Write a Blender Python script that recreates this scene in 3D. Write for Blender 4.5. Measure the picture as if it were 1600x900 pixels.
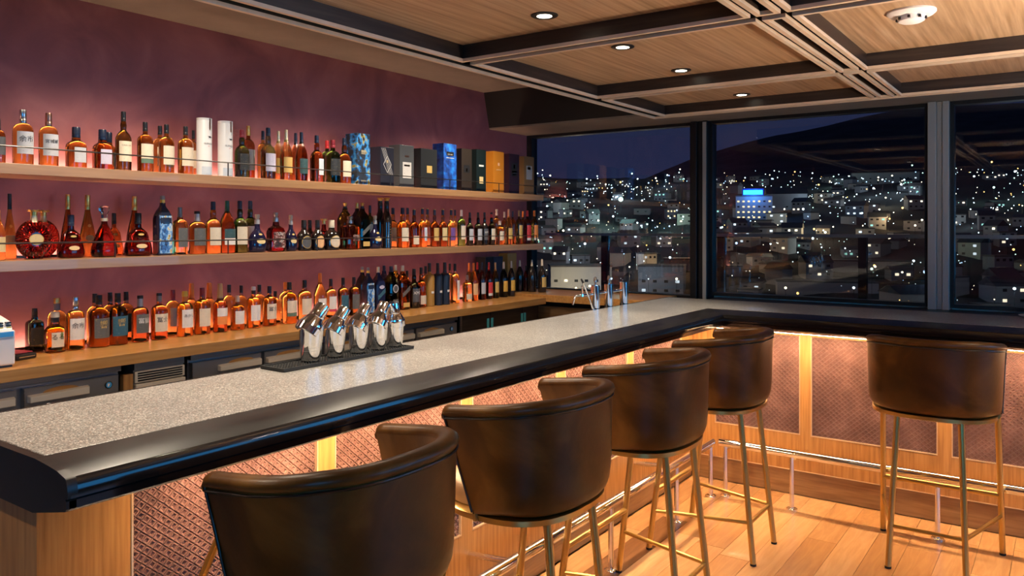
import bpy, bmesh, math, random
from mathutils import Vector, Matrix

for o in list(bpy.data.objects):
    bpy.data.objects.remove(o, do_unlink=True)
scene = bpy.context.scene
COL = scene.collection
PI = math.pi
random.seed(7)

# ------------------------------------------------------------------ camera
cam_data = bpy.data.cameras.new('camera')
cam = bpy.data.objects.new('camera', cam_data)
COL.objects.link(cam)
cam.location = (0.0, 0.0, 1.55)
cam.rotation_euler = (PI / 2, 0, math.atan(875 / 1231.0))
cam_data.sensor_width = 36.0
cam_data.lens = 36.0 * 1231.0 / 1600.0
cam_data.shift_y = -95.0 / 1600.0
cam_data.clip_start = 0.05
cam_data.clip_end = 6000
scene.camera = cam

# ------------------------------------------------------------------ world, exposure
world = bpy.data.worlds.new('night_sky')
scene.world = world
world.use_nodes = True
wn = world.node_tree.nodes
bg = wn['Background']
bg.inputs[0].default_value = (0.011, 0.015, 0.042, 1)
bg.inputs[1].default_value = 1.2
scene.view_settings.view_transform = 'Standard'
scene.view_settings.look = 'None'
scene.view_settings.exposure = 0.25
scene.view_settings.gamma = 1.0
scene.view_settings.use_curve_mapping = False

# light levels (watts / emission strengths), tuned together
L_SHELF = 44.0     # warm strips along the back of shelves and counter
L_BAR = 80.0       # warm strip under the bar overhang
L_SPOT = 62.0      # ceiling downlights above the bar
L_ROOM = 26.0      # downlights added over the lounge for ceiling bounce
L_AISLE = 62.0     # downlights above the service aisle
L_UPFILL = 88.0      # added floor lamp that brightens the ceiling
L_BLUE = 4.5       # added blue glow panels out of frame
WARM = (1.0, 0.62, 0.30)
WARMW = (1.0, 0.84, 0.64)

# ------------------------------------------------------------------ helpers
class MB:
    def __init__(s): s.v = []; s.f = []
    def add(s, vs, fs):
        b = len(s.v); s.v += [tuple(v) for v in vs]; s.f += [tuple(b + i for i in f) for f in fs]; return s
    def box(s, x0, x1, y0, y1, z0, z1):
        return s.add([(x0,y0,z0),(x1,y0,z0),(x1,y1,z0),(x0,y1,z0),(x0,y0,z1),(x1,y0,z1),(x1,y1,z1),(x0,y1,z1)],
                     [(0,3,2,1),(4,5,6,7),(0,1,5,4),(1,2,6,5),(2,3,7,6),(3,0,4,7)])
    def loft(s, rings, closed=True, cap0=True, cap1=True):
        n = len(rings[0]); b = len(s.v); vs = []; fs = []
        for r in rings: vs += r
        m = n if closed else n - 1
        for i in range(len(rings) - 1):
            for j in range(m):
                a = i * n + j; c = i * n + (j + 1) % n
                fs.append((a, c, c + n, a + n))
        if cap0: fs.append(tuple(reversed(range(n))))
        if cap1: fs.append(tuple(range((len(rings) - 1) * n, len(rings) * n)))
        return s.add(vs, fs)
    def lathe(s, prof, seg=16, cx=0, cy=0, cz=0, n=2.0, dep=1.0, cap0=True, cap1=True):
        rings = []
        for r, z in prof:
            rings.append([(cx + dep * r * sx, cy + r * sy, cz + z) for sx, sy in sect(seg, n)])
        return s.loft(rings, True, cap0, cap1)
    def tube(s, pts, r, seg=10, cap=True, r2=None):
        pts = [Vector(p) for p in pts]; rings = []
        up = None
        for i, p in enumerate(pts):
            if i == 0: t = pts[1] - p
            elif i == len(pts) - 1: t = p - pts[i - 1]
            else: t = (pts[i + 1] - p).normalized() + (p - pts[i - 1]).normalized()
            t.normalize()
            if up is None:
                up = Vector((0, 0, 1)) if abs(t.z) < .9 else Vector((1, 0, 0))
            a = t.cross(up).normalized(); b = a.cross(t).normalized(); up = b
            rr = r if r2 is None else r + (r2 - r) * i / (len(pts) - 1)
            k = 1.0
            if 0 < i < len(pts) - 1:
                d = (p - pts[i - 1]).normalized().dot(t); k = 1 / max(d, .5)
            rings.append([tuple(p + a * rr * k * math.cos(2*PI*j/seg) + b * rr * math.sin(2*PI*j/seg)) for j in range(seg)])
        return s.loft(rings, True, cap, cap)
    def mesh(s, name, m=None, smooth=None):
        me = bpy.data.meshes.new(name); me.from_pydata(s.v, [], s.f); me.validate()
        if m: me.materials.append(m)
        bm = bmesh.new(); bm.from_mesh(me); bmesh.ops.recalc_face_normals(bm, faces=bm.faces); bm.to_mesh(me); bm.free()
        if smooth:
            me.polygons.foreach_set('use_smooth', [True] * len(me.polygons))
            me.set_sharp_from_angle(angle=math.radians(smooth))
        return me
    def build(s, name, m=None, parent=None, smooth=None, bevel=0, loc=None):
        o = bpy.data.objects.new(name, s.mesh(name, m, smooth)); COL.objects.link(o)
        if parent: o.parent = parent
        if loc: o.location = loc
        if bevel:
            md = o.modifiers.new('bevel', 'BEVEL'); md.width = bevel; md.segments = 2; md.limit_method = 'ANGLE'
        return o

_sect = {}
def sect(seg, n):
    k = (seg, n)
    if k not in _sect:
        r = []
        for j in range(seg):
            t = 2 * PI * (j + (0.5 if n > 2.5 else 0)) / seg
            c, s_ = math.cos(t), math.sin(t)
            q = (abs(c) ** n + abs(s_) ** n) ** (-1.0 / n)
            r.append((c * q, s_ * q))
        _sect[k] = r
    return _sect[k]

def empty(name, loc=(0, 0, 0), rz=0):
    o = bpy.data.objects.new(name, None); COL.objects.link(o)
    o.location = loc; o.rotation_euler = (0, 0, rz); o.empty_display_size = .05
    return o
def tag(o, label=None, cat=None, group=None, kind=None):
    if label: o['label'] = label
    if cat: o['category'] = cat
    if group: o['group'] = group
    if kind: o['kind'] = kind
    return o
def struct(o): o['kind'] = 'structure'; return o
def inst(name, me, parent, loc=(0,0,0), rot=(0,0,0), scale=None):
    o = bpy.data.objects.new(name, me); COL.objects.link(o); o.parent = parent
    o.location = loc; o.rotation_euler = rot
    if scale: o.scale = scale
    return o
def copy_tree(o, parent=None):
    c = o.copy(); COL.objects.link(c); c.parent = parent
    for ch in o.children: copy_tree(ch, c)
    return c

# ------------------------------------------------------------------ materials
def nodes_of(m): m.use_nodes = True; return m.node_tree.nodes, m.node_tree.links, m.node_tree.nodes['Principled BSDF']
def mat(name, col, rough=.5, metal=0, trans=0, ior=1.45, coat=0, emit=None, es=0, spec=None):
    m = bpy.data.materials.new(name); n, l, p = nodes_of(m)
    p.inputs['Base Color'].default_value = (*col, 1)
    p.inputs['Roughness'].default_value = rough
    p.inputs['Metallic'].default_value = metal
    p.inputs['Transmission Weight'].default_value = trans
    p.inputs['IOR'].default_value = ior
    p.inputs['Coat Weight'].default_value = coat
    if spec is not None: p.inputs['Specular IOR Level'].default_value = spec
    if emit:
        p.inputs['Emission Color'].default_value = (*emit, 1); p.inputs['Emission Strength'].default_value = es
    return m
def ramp(n, stops):
    r = n.new('ShaderNodeValToRGB'); e = r.color_ramp.elements
    while len(e) < len(stops): e.new(.5)
    for el, (p, c) in zip(e, stops): el.position = p; el.color = (*c, 1)
    return r
def noise_mat(name, stops, scale=(1,1,1), nscale=5, detail=6, rough=.5, metal=0, bump=0, bscale=None, coat=0, dist=0, coords='Object', rrange=None, spec=None):
    m = bpy.data.materials.new(name); n, l, p = nodes_of(m)
    tc = n.new('ShaderNodeTexCoord'); mp = n.new('ShaderNodeMapping'); mp.inputs['Scale'].default_value = scale
    nt = n.new('ShaderNodeTexNoise'); nt.inputs['Scale'].default_value = nscale; nt.inputs['Detail'].default_value = detail
    nt.inputs['Distortion'].default_value = dist
    l.new(tc.outputs[coords], mp.inputs[0]); l.new(mp.outputs[0], nt.inputs['Vector'])
    r = ramp(n, stops); l.new(nt.outputs['Fac'], r.inputs[0]); l.new(r.outputs[0], p.inputs['Base Color'])
    p.inputs['Roughness'].default_value = rough; p.inputs['Metallic'].default_value = metal; p.inputs['Coat Weight'].default_value = coat
    if spec is not None: p.inputs['Specular IOR Level'].default_value = spec
    if rrange:
        mr = n.new('ShaderNodeMapRange'); mr.inputs[3].default_value, mr.inputs[4].default_value = rrange
        l.new(nt.outputs['Fac'], mr.inputs[0]); l.new(mr.outputs[0], p.inputs['Roughness'])
    if bump:
        b = n.new('ShaderNodeBump'); b.inputs['Strength'].default_value = bump; b.inputs['Distance'].default_value = .004
        if bscale:
            n2 = n.new('ShaderNodeTexNoise'); n2.inputs['Scale'].default_value = bscale; n2.inputs['Detail'].default_value = 4
            l.new(mp.outputs[0], n2.inputs['Vector']); l.new(n2.outputs['Fac'], b.inputs['Height'])
        else: l.new(nt.outputs['Fac'], b.inputs['Height'])
        l.new(b.outputs[0], p.inputs['Normal'])
    return m

M = {}
M['plaster'] = noise_mat('mauve_plaster', [(.30,(.180,.055,.068)),(.52,(.262,.084,.096)),(.72,(.350,.125,.130))], nscale=2.6, detail=8, rough=.62, bump=.35, bscale=9, dist=1.4)
M['grey_ceiling'] = noise_mat('taupe_ceiling_paint', [(.3,(.17,.14,.11)),(.7,(.20,.165,.13))], nscale=6, rough=.8)
M['black_paint'] = mat('matte_black_board', (.006,.0055,.0055), .7)
M['espresso'] = noise_mat('espresso_wood', [(.3,(.010,.006,.0045)),(.55,(.024,.015,.011)),(.75,(.044,.029,.021))], scale=(14,1,14), nscale=4, detail=5, rough=.38)
M['espresso_x'] = noise_mat('espresso_wood_cross', [(.3,(.010,.006,.0045)),(.55,(.024,.015,.011)),(.75,(.044,.029,.021))], scale=(1,14,14), nscale=4, detail=5, rough=.38)
M['ceiling_wood'] = noise_mat('ceiling_walnut_veneer', [(.28,(.27,.160,.080)),(.5,(.42,.270,.155)),(.72,(.55,.385,.240))], scale=(22,.7,8), nscale=3, detail=6, rough=.42)
M['lip_wood'] = noise_mat('pale_wood_edging', [(.3,(.56,.41,.28)),(.7,(.66,.50,.36))], scale=(3,3,3), nscale=4, rough=.45)
M['shelf_wood'] = noise_mat('pale_oak_shelf', [(.3,(.31,.160,.070)),(.7,(.41,.228,.105))], scale=(20,.8,20), nscale=4, rough=.33, coat=.25)
M['counter_wood'] = noise_mat('honey_oak_counter', [(.28,(.33,.140,.036)),(.5,(.43,.200,.056)),(.75,(.52,.265,.085))], scale=(16,.9,16), nscale=3.5, rough=.30, coat=.3)
M['bar_wood'] = noise_mat('bar_oak_veneer', [(.3,(.32,.140,.040)),(.5,(.43,.205,.062)),(.72,(.52,.27,.09))], scale=(18,18,1.0), nscale=4, rough=.4)
M['base_wood'] = noise_mat('bar_base_oak', [(.3,(.20,.10,.04)),(.5,(.27,.145,.062)),(.72,(.33,.185,.085))], scale=(1.2,1.2,16), nscale=4, rough=.4)
M['trim_pale'] = mat('pale_brass_bead', (.80,.62,.42), .3, .6)
M['emboss'] = noise_mat('embossed_mauve_leather', [(.3,(.14,.070,.062)),(.55,(.215,.112,.098)),(.75,(.31,.172,.150))], nscale=9, detail=6, rough=.38, bump=.2, bscale=160)
def stone():
    m = bpy.data.materials.new('speckled_quartz'); n, l, p = nodes_of(m)
    tc = n.new('ShaderNodeTexCoord')
    v = n.new('ShaderNodeTexVoronoi'); v.inputs['Scale'].default_value = 330
    l.new(tc.outputs['Object'], v.inputs['Vector'])
    r = ramp(n, [(0,(.10,.098,.097)),(.35,(.19,.185,.18)),(.70,(.27,.262,.255)),(1,(.56,.55,.54))])
    sp = n.new('ShaderNodeSeparateColor'); l.new(v.outputs['Color'], sp.inputs[0]); l.new(sp.outputs[0], r.inputs[0])
    n2 = n.new('ShaderNodeTexNoise'); n2.inputs['Scale'].default_value = 3; n2.inputs['Detail'].default_value = 6; l.new(tc.outputs['Object'], n2.inputs['Vector'])
    r2 = ramp(n, [(.3,(.80,.78,.76)),(.7,(1.08,1.05,1.0))]); l.new(n2.outputs['Fac'], r2.inputs[0])
    mx = n.new('ShaderNodeMix'); mx.data_type = 'RGBA'; mx.blend_type = 'MULTIPLY'; mx.inputs[0].default_value = 1
    l.new(r.outputs[0], mx.inputs[6]); l.new(r2.outputs[0], mx.inputs[7]); l.new(mx.outputs[2], p.inputs['Base Color'])
    p.inputs['Roughness'].default_value = .28
    return m
M['stone'] = stone()
M['bar_black'] = noise_mat('black_stained_wood', [(.3,(.007,.006,.006)),(.7,(.014,.012,.011))], scale=(3,1,3), nscale=6, rough=.30, rrange=(.24,.40), spec=.32)
M['bar_gloss'] = mat('polished_black_nosing', (.008,.007,.007), .11)
M['leather'] = noise_mat('brown_leather', [(.30,(.032,.011,.0015)),(.5,(.078,.029,.0040)),(.72,(.200,.085,.015))], nscale=3.2, detail=9, rough=.42, bump=.12, bscale=55, dist=.8, rrange=(.26,.44), spec=.28)
M['leather_dark'] = mat('dark_leather_piping', (.016,.009,.006), .35)
M['seat_leather'] = noise_mat('seat_tan_leather', [(.3,(.16,.085,.04)),(.7,(.27,.16,.085))], nscale=6, detail=8, rough=.40)
M['brass'] = mat('satin_brass', (.54,.37,.13), .28, 1)
M['rubber'] = mat('black_rubber', (.01,.01,.01), .7)
M['chrome'] = mat('polished_chrome', (.88,.87,.86), .07, 1)
M['steel'] = noise_mat('brushed_steel', [(.3,(.22,.21,.21)),(.7,(.36,.35,.35))], scale=(1,.3,30), nscale=5, rough=.30, metal=1)
M['dark_steel'] = mat('dark_brushed_steel', (.34,.33,.34), .33, .8)
M['rail_metal'] = mat('dark_gallery_rail', (.045,.043,.042), .35, .6)
M['handle'] = mat('beige_plastic_handle', (.64,.55,.44), .45)
M['white_plastic'] = mat('white_plastic', (.78,.75,.74), .4)
M['black_plastic'] = mat('black_plastic', (.015,.015,.017), .3)
M['frame_black'] = mat('black_window_frame', (.010,.011,.013), .35, .3)
M['frame_grey'] = mat('anodised_window_mullion', (.30,.30,.29), .38, .3)
M['frame_white'] = mat('pale_outer_sill', (.75,.73,.68), .5)
def glass_pane(name, tint=(1,1,1), ior=1.5):
    m = bpy.data.materials.new(name); m.use_nodes = True; n = m.node_tree.nodes; l = m.node_tree.links
    n.remove(n['Principled BSDF'])
    t = n.new('ShaderNodeBsdfTransparent'); t.inputs[0].default_value = (*tint, 1)
    g = n.new('ShaderNodeBsdfGlossy'); g.inputs['Roughness'].default_value = .0
    f = n.new('ShaderNodeFresnel'); f.inputs['IOR'].default_value = ior
    mx = n.new('ShaderNodeMixShader'); l.new(f.outputs[0], mx.inputs[0]); l.new(t.outputs[0], mx.inputs[1]); l.new(g.outputs[0], mx.inputs[2])
    l.new(mx.outputs[0], n['Material Output'].inputs[0])
    return m
M['pane'] = glass_pane('window_glass', (.93,.95,.97))
M['rail_glass'] = glass_pane('balustrade_glass', (.80,.78,.76), 1.6)
def emit(name, col, s):
    m = bpy.data.materials.new(name); m.use_nodes = True; n = m.node_tree.nodes
    n.remove(n['Principled BSDF']); e = n.new('ShaderNodeEmission'); e.inputs[0].default_value = (*col, 1); e.inputs[1].default_value = s
    m.node_tree.links.new(e.outputs[0], n['Material Output'].inputs[0]); return m
M['led_shelf'] = emit('warm_led_strip', (1.0,.60,.40), L_SHELF)
M['led_bar'] = emit('amber_led_strip', (1.0,.67,.37), L_BAR)
M['lamp_disc'] = emit('downlight_lens', (1.0,.86,.66), 9)

# ------------------------------------------------------------------ dimensions
XW = -3.60                 # liquor wall
YW = 5.30                  # window plane
XP, YP = -1.935, 4.672     # bar front panel planes (long leg, short leg)
ZB = 1.07                  # stone top
ZR = 2.20                  # underside of the coffered ceiling raft
ZC = 2.56                  # plain ceiling along the liquor wall
XE, YS = 3.6, -2.4         # far side of the room, wall behind the camera

# ------------------------------------------------------------------ room shell
fl = struct(MB().box(XW-.1, XE, YS, YW, -.06, -.012).build('floor', M['base_wood']))
PW, PLN = .142, .90
plank_cols = [((.46,.225,.085),(.60,.335,.145)), ((.52,.27,.11),(.66,.39,.185)), ((.40,.185,.065),(.53,.28,.11)), ((.15,.062,.022),(.24,.11,.045)), ((.55,.30,.13),(.70,.43,.22))]
pm = [noise_mat('oak_plank_%d' % i, [(.28,a),(.72,b)], scale=(9,.9,9), nscale=4, detail=8, rough=.30, coat=.25, dist=1.2, bump=.04) for i, (a, b) in enumerate(plank_cols)]
pmesh = []
for i in range(5):
    me = MB().box(0, PW-.0018, 0, PLN-.002, 0, .012).mesh('plank', pm[i]); pmesh.append(me)
ix = 0
x = -1.93
while x < 1.9:
    y = -.55 - random.random() * PLN
    while y < 4.66:
        me = pmesh[random.choices([0,1,2,3,4],[30,28,20,5,17])[0]]
        o = inst('plank', me, fl, (x, y, -.012))
        if y + PLN > 4.67: o.scale = (1, (4.67 - y) / PLN, 1)
        y += PLN
    x += PW

wb = struct(MB().box(XW-.12, XW, YS, YW, 0, ZC+.3).build('wall_back', M['plaster']))
struct(MB().box(XW-.12, XE, YS-.12, YS, 0, ZC+.3).build('wall_behind', M['plaster']))
struct(MB().box(XE, XE+.12, YS, YW, 0, ZC+.3).build('wall_side', M['plaster']))
# plain ceiling strip, bulkhead and soffit in front of the windows
struct(MB().box(XW, XE, YS, 4.78, ZC, ZC+.1).build('ceiling', M['grey_ceiling']))
bh = MB()
bh.add([(XW,4.70,ZC),(XE,4.70,ZC),(XE,4.765,2.302),(XW,4.765,2.302),(XW,YW+.1,ZC),(XE,YW+.1,ZC),(XE,YW+.1,2.302),(XW,YW+.1,2.302)],
       [(0,1,2,3),(4,7,6,5),(0,4,5,1),(0,3,7,4),(1,5,6,2),(3,2,6,7)])
struct(bh.build('trim_1', M['black_paint']))
struct(MB().box(XW, XE, 4.768, YW, 2.290, 2.302).build('trim_2', M['grey_ceiling']))

# coffered raft: every coffer is a tray of its own
raft = struct(MB().box(-2.05, 2.6, -1.2, 4.36, ZR+.10, ZR+.13).build('ceiling_raft', M['black_paint']))
def coffer(x0, x1, y0, y1, depth=.066, rim=.016, wood='ceiling_wood'):
    lip = MB()
    for a in ((x0,x1,y0,y0+rim),(x0,x1,y1-rim,y1),(x0,x0+rim,y0+rim,y1-rim),(x1-rim,x1,y0+rim,y1-rim)):
        lip.box(*a, ZR, ZR+.012)
    lip.build('coffer_edging', M['lip_wood'], raft)
    s = .012
    sd = MB(); sx = MB()
    sd.box(x0+.001, x0+s, y0, y1, ZR+.012, ZR+.099); sd.box(x1-s, x1-.001, y0, y1, ZR+.012, ZR+.099)
    sx.box(x0+s, x1-s, y0+.001, y0+s, ZR+.012, ZR+.099); sx.box(x0+s, x1-s, y1-s, y1-.001, ZR+.012, ZR+.099)
    sd.build('coffer_side', M['espresso'], raft); sx.build('coffer_side', M['espresso_x'], raft)
    MB().box(x0+s, x1-s, y0+s, y1-s, ZR+depth, ZR+depth+.02).build('ceiling_panel', M[wood], raft)
xs = [(-1.965,-.815),(-.795,-.722),(-.702,.95),(.97,2.5)]
ys = [(-1.1,.74),(.79,2.425),(2.475,3.505),(3.555,4.31)]
for (a, b) in xs:
    for (c_, d_) in ys: coffer(a, b, c_, d_)
edge = MB().box(-2.05,-2.034,-1.2,4.36,ZR,ZR+.012); edge.box(-2.034,2.6,4.344,4.36,ZR,ZR+.012)
edge.build('raft_edging', M['lip_wood'], raft)
rim_ = MB().box(-2.05,-2.04,-1.2,4.36,ZR+.012,ZR+.10); rim_.box(-2.04,2.6,4.35,4.36,ZR+.012,ZR+.10)
rim_.build('raft_fascia', M['black_paint'], raft)
MB().box(-2.05,2.6,-1.2,-1.19,ZR,ZR+.10).build('raft_fascia', M['black_paint'], raft)
# hatch outline in the first coffer
ht = MB().box(-1.17,-1.166,1.2,2.10,ZR+.064,ZR+.0665); ht.box(-1.17,-.83,2.096,2.10,ZR+.064,ZR+.0665)
ht.build('hatch_joint', M['lip_wood'], raft)

# ------------------------------------------------------------------ windows
def frame_box(mb, *a): mb.box(*a)
wins = [(-3.60,-2.18,1.045),(-2.06,-.697,1.075),(-.586,.95,1.075),(1.06,2.5,1.075)]
for i, (a, b, zb) in enumerate(wins):
    w = struct(empty('window_%d' % (i+1), (0, YW, 0)))
    t = .022
    fr = MB()
    fr.box(a, b, -.03, .05, zb, zb+t); fr.box(a, b, -.03, .05, 2.29-t, 2.29); fr.box(a, a+t*(2.2 if i == 0 else 1), -.03, .05, zb+t, 2.29-t); fr.box(b-t, b, -.03, .05, zb+t, 2.29-t)
    fr.build('window_frame', M['frame_black'], w)
    MB().box(a+t, b-t, .006, .014, zb+t, 2.29-t).build('window_pane', M['pane'], w)
    if i: MB().box(a, b, .06, .15, zb-.02, zb+.012).build('outer_sill', M['frame_white'], w)
for i, (a, b) in enumerate(((-2.18,-2.06),(-.697,-.586),(.95,1.06))):
    mm = struct(MB().box(a, a+.045, YW-.075, YW+.05, 1.04, 2.29).box(a+.045, b-.035, YW-.055, YW+.05, 1.04, 2.29).box(b-.035, b, YW-.07, YW+.05, 1.04, 2.29).build('trim_%d' % (3+i), M['frame_grey'] if i else M['frame_black'], bevel=.003))
    if i == 0:
        MB().box(b-.030, b-.005, YW-.078, YW-.0705, 1.05, 2.28).build('mullion_cover', M['frame_grey'], mm)
struct(MB().box(XW, XE, YW-.03, YW+.08, 0, 1.045).build('wall_window', M['black_paint']))
struct(MB().box(-2.0, XE, YW-.26, YW-.03, 1.045, 1.066).build('trim_6', M['frame_black'], bevel=.002))
struct(MB().box(XW, XE, YW-.03, YW+.08, 2.29, 2.5).build('trim_7', M['black_paint']))
# balcony beyond the glass
bal = tag(empty('balcony_railing', (0, 6.5, 0)), 'glass balcony railing with dark posts outside the windows', 'railing')
MB().box(-4.2, 4.0, -.035, .035, 1.47, 1.495).build('top_rail', M['frame_grey'], bal)
pp = MB().box(-.03, .03, -.03, .03, .3, 1.47).mesh('post', M['frame_black'])
for i in range(7): inst('post', pp, bal, (-3.55 + i*1.12, 0, 0))
gp = MB().box(.035, 1.085, -.006, .006, .4, 1.465).mesh('glass_panel', M['rail_glass'])
for i in range(6): inst('glass_panel', gp, bal, (-3.55 + i*1.12, 0, 0))
struct(MB().box(-4.2, 4.0, YW+.16, 6.7, .2, .3).build('floor_balcony', M['grey_ceiling']))
# ------------------------------------------------------------------ the L-shaped bar
XEND = 2.4
Y0 = .765
top = tag(empty('bar_worktop', (0, 0, 0)), 'L-shaped speckled stone bar top with black sloping armrest edge', 'worktop')
st = MB()
L = [(-2.262,.782),(-1.76,.782),(-1.76,4.482),(XEND,4.482),(XEND,5.035),(-2.262,5.035)]
st.add([(x,y,ZB-.03) for x,y in L] + [(x,y,ZB) for x,y in L], [(5,4,3,2,1,0),(6,7,8,9,10,11)] + [(i,(i+1)%6,6+(i+1)%6,6+i) for i in range(6)])
st.build('stone_top', M['stone'], top, bevel=.002)
prof = [(.1755,1.0695),(.20,1.068),(.24,1.0645),(.275,1.0605)]
prof += [(.3061+.008*math.cos(math.radians(q)), 1.0442+.008*math.sin(math.radians(q))) for q in (82,70,58,46,35)]
prof += [(.25+.07*math.cos(math.radians(q)), 1.018+.07*math.sin(math.radians(q))) for q in (25,22,19,16,13,10,7,4,1,-2,-5)]
prof += [(.311,1.0105),(.310,1.009),(.313,1.0075),(.314,1.006),(.314,.990),(.310,.985),(.17,.955),(.10,.955),(.10,1.039),(.1755,1.039)]
def sweep(pr, closed, name, m):
    mb = MB()
    mb.loft([[(XP+o, Y0, z) for o,z in pr], [(XP+o, YP-o, z) for o,z in pr], [(XEND, YP-o, z) for o,z in pr]], closed, closed, closed)
    mb.build(name, M[m], top, smooth=24)
k0 = 5; k1 = len(prof) - 5          # the polished nosing runs from the top arris to the fascia foot
sweep(prof[:k0+1] + prof[k1:], True, 'armrest_slope', 'bar_black')
sweep(prof[k0:k1+1] + [(.20,.975),(.20,1.05)], True, 'armrest_nosing', 'bar_gloss')
op = [(-.327,1.0702)] + [(o, z+.0003) for o, z in prof[:-4]] + [(.17,.955),(-.327,.955)]
e = MB(); e.loft([[(XP+o, Y0-.006, z) for o, z in op], [(XP+o, Y0+.014, z) for o, z in op]])
e.build('end_board', M['bar_black'], top)
MB().box(-2.27,-2.263,.782,5.035,1.035,1.0705).build('back_edging', M['bar_black'], top)
MB().box(-2.25,-1.80,.79,5.03,.955,1.038).box(-1.80,XEND,4.55,5.03,.955,1.038).build('substrate', M['black_paint'], top)
# warm light strips tucked under the overhang
ls = MB().box(XP+.118, XP+.158, 1.15, YP-.17, .9522, .9548); ls.box(XP+.18, XEND, YP-.158, YP-.118, .9522, .9548)
ls.build('light_strip', M['led_bar'], top)

def emboss(w, h, px=.0305, pz=.0275):
    nx = max(3, round(w/px)); nz = max(3, round(h/pz)); a = w/nx; b = h/nz; mb = MB()
    def cl(u, v): return (min(max(u,0),w), min(max(v,0),h))
    for i in range(2*nx+1):
        for j in range(2*nz+1):
            if (i+j) % 2: continue
            cx, cz = i*a/2, j*b/2
            dia = [(1,0),(0,1),(-1,0),(0,-1)]
            vs = []
            for k, dd in ((1.0,0.0),(.84,.0060),(.54,.0060),(.36,.0014)):
                for (p, q) in dia:
                    u, v = cl(cx+p*k*a/2, cz+q*k*b/2); vs.append((dd, u, v))
            fs = []
            for r in range(3):
                for q in range(4): fs.append((r*4+q, r*4+(q+1)%4, r*4+4+(q+1)%4, r*4+4+q))
            fs.append((12,13,14,15)); mb.add(vs, fs)
    mb.v = mb.v; return mb
_emb = {}
def emb_mesh(w, h):
    k = (round(w,3), round(h,3))
    if k not in _emb:
        mb = emboss(w, h); me = bpy.data.meshes.new('embossed_panel'); me.from_pydata(mb.v, [], mb.f); me.materials.append(M['emboss']); _emb[k] = me
    return _emb[k]
def bar_front(t, stiles, end, length_axis):
    # local frame: u along the front, n outward (towards the guests)
    def B(u0, u1, n0, n1, z0, z1, name, m, bev=0):
        return MB().box(n0, n1, u0, u1, z0, z1).build(name, M[m], t, bevel=bev)
    u_lo, u_hi = stiles[0][0], end
    B(u_lo, u_hi, -.035, 0, .145, .350, 'bottom_rail', 'bar_wood')
    B(u_lo, u_hi, -.035, 0, .920, .954, 'top_rail', 'bar_wood')
    B(u_lo, u_hi, -.035, -.008, 0, .140, 'base_board', 'base_wood')
    B(u_lo, u_hi, -.035, .002, .140, .145, 'base_trim', 'trim_pale')
    for a, b in stiles: B(a, b, -.035, 0, .350, .920, 'stile', 'bar_wood')
    for (a, b), (c_, d_) in zip(stiles, stiles[1:]):
        w = c_ - b
        inst('embossed_panel', emb_mesh(w, .57), t, (-.0140, b, .350))
        MB().box(-.035,-.0140,b,c_,.350,.920).build('panel_board', M['emboss'], t)
        bd = MB(); k = .005
        bd.box(-.012,.0015,b,c_,.350,.350+k); bd.box(-.012,.0015,b,b+k,.350+k,.920); bd.box(-.012,.0015,c_-k,c_,.350+k,.920)
        bd.build('panel_bead', M['trim_pale'], t)
bf = tag(empty('bar_cabinet', (XP, 0, 0)), 'oak bar front with embossed mauve leather panels behind the row of stools', 'bar front')
bar_front(bf, [(.841,1.064),(1.668,1.737),(2.383,2.450),(3.080,3.150),(3.785,3.852),(4.50,4.672)], 4.672, 'y')
MB().box(-.32,-.035,.841,.862,0,.954).build('end_panel', M['bar_wood'], bf)
MB().box(-.32,-.30,.862,4.9,0,.954).build('back_panel', M['dark_steel'], bf)
# the short leg: same construction turned so that it runs along x (its front faces -y)
bf2 = tag(empty('bar_cabinet', (0, YP, 0), -PI/2), 'oak bar front with embossed leather panels below the window sill', 'bar front')
# local +x (outward) -> world -y ; local +y (along) -> world +x
bar_front(bf2, [(XP+.001,-1.79),(-1.28,-1.22),(-.576,-.511),(.125,.190),(.83,.895),(1.53,1.595),(2.235,2.30)], 2.30, 'x')

# ------------------------------------------------------------------ foot rails
def foot_rail(label, loc, rz, start, end, posts, off):
    t = tag(empty('foot_rail', loc, rz), label, 'foot rail', 'foot rails')
    MB().tube([(off,start,.305),(off,end,.305)], .022, 16).build('rail_tube', M['chrome'], t, smooth=40)
    for p in posts:
        q = MB().tube([(off,p,.008),(off,p,.290)], .0125, 12).build('post', M['chrome'], t, smooth=40)
        MB().lathe([(.030,0),(.030,.005),(.024,.009),(.013,.010)], 16, off, p, 0).build('flange', M['chrome'], q, smooth=40)
        MB().tube([(off,p+.013,.285),(.001,p+.013,.262)], .012, 12).build('bracket', M['chrome'], t, smooth=40)
foot_rail('chrome foot rail along the long bar beneath the row of stools', (XP,0,0), 0, .90, 4.39, [1.05,1.72,2.42,3.16,3.883,4.365], .238)
foot_rail('chrome foot rail along the short bar below the windows', (0,YP,0), -PI/2, -1.665, 2.3, [-1.63,-1.255,-.545,.16,.86,1.56], .252)

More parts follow.
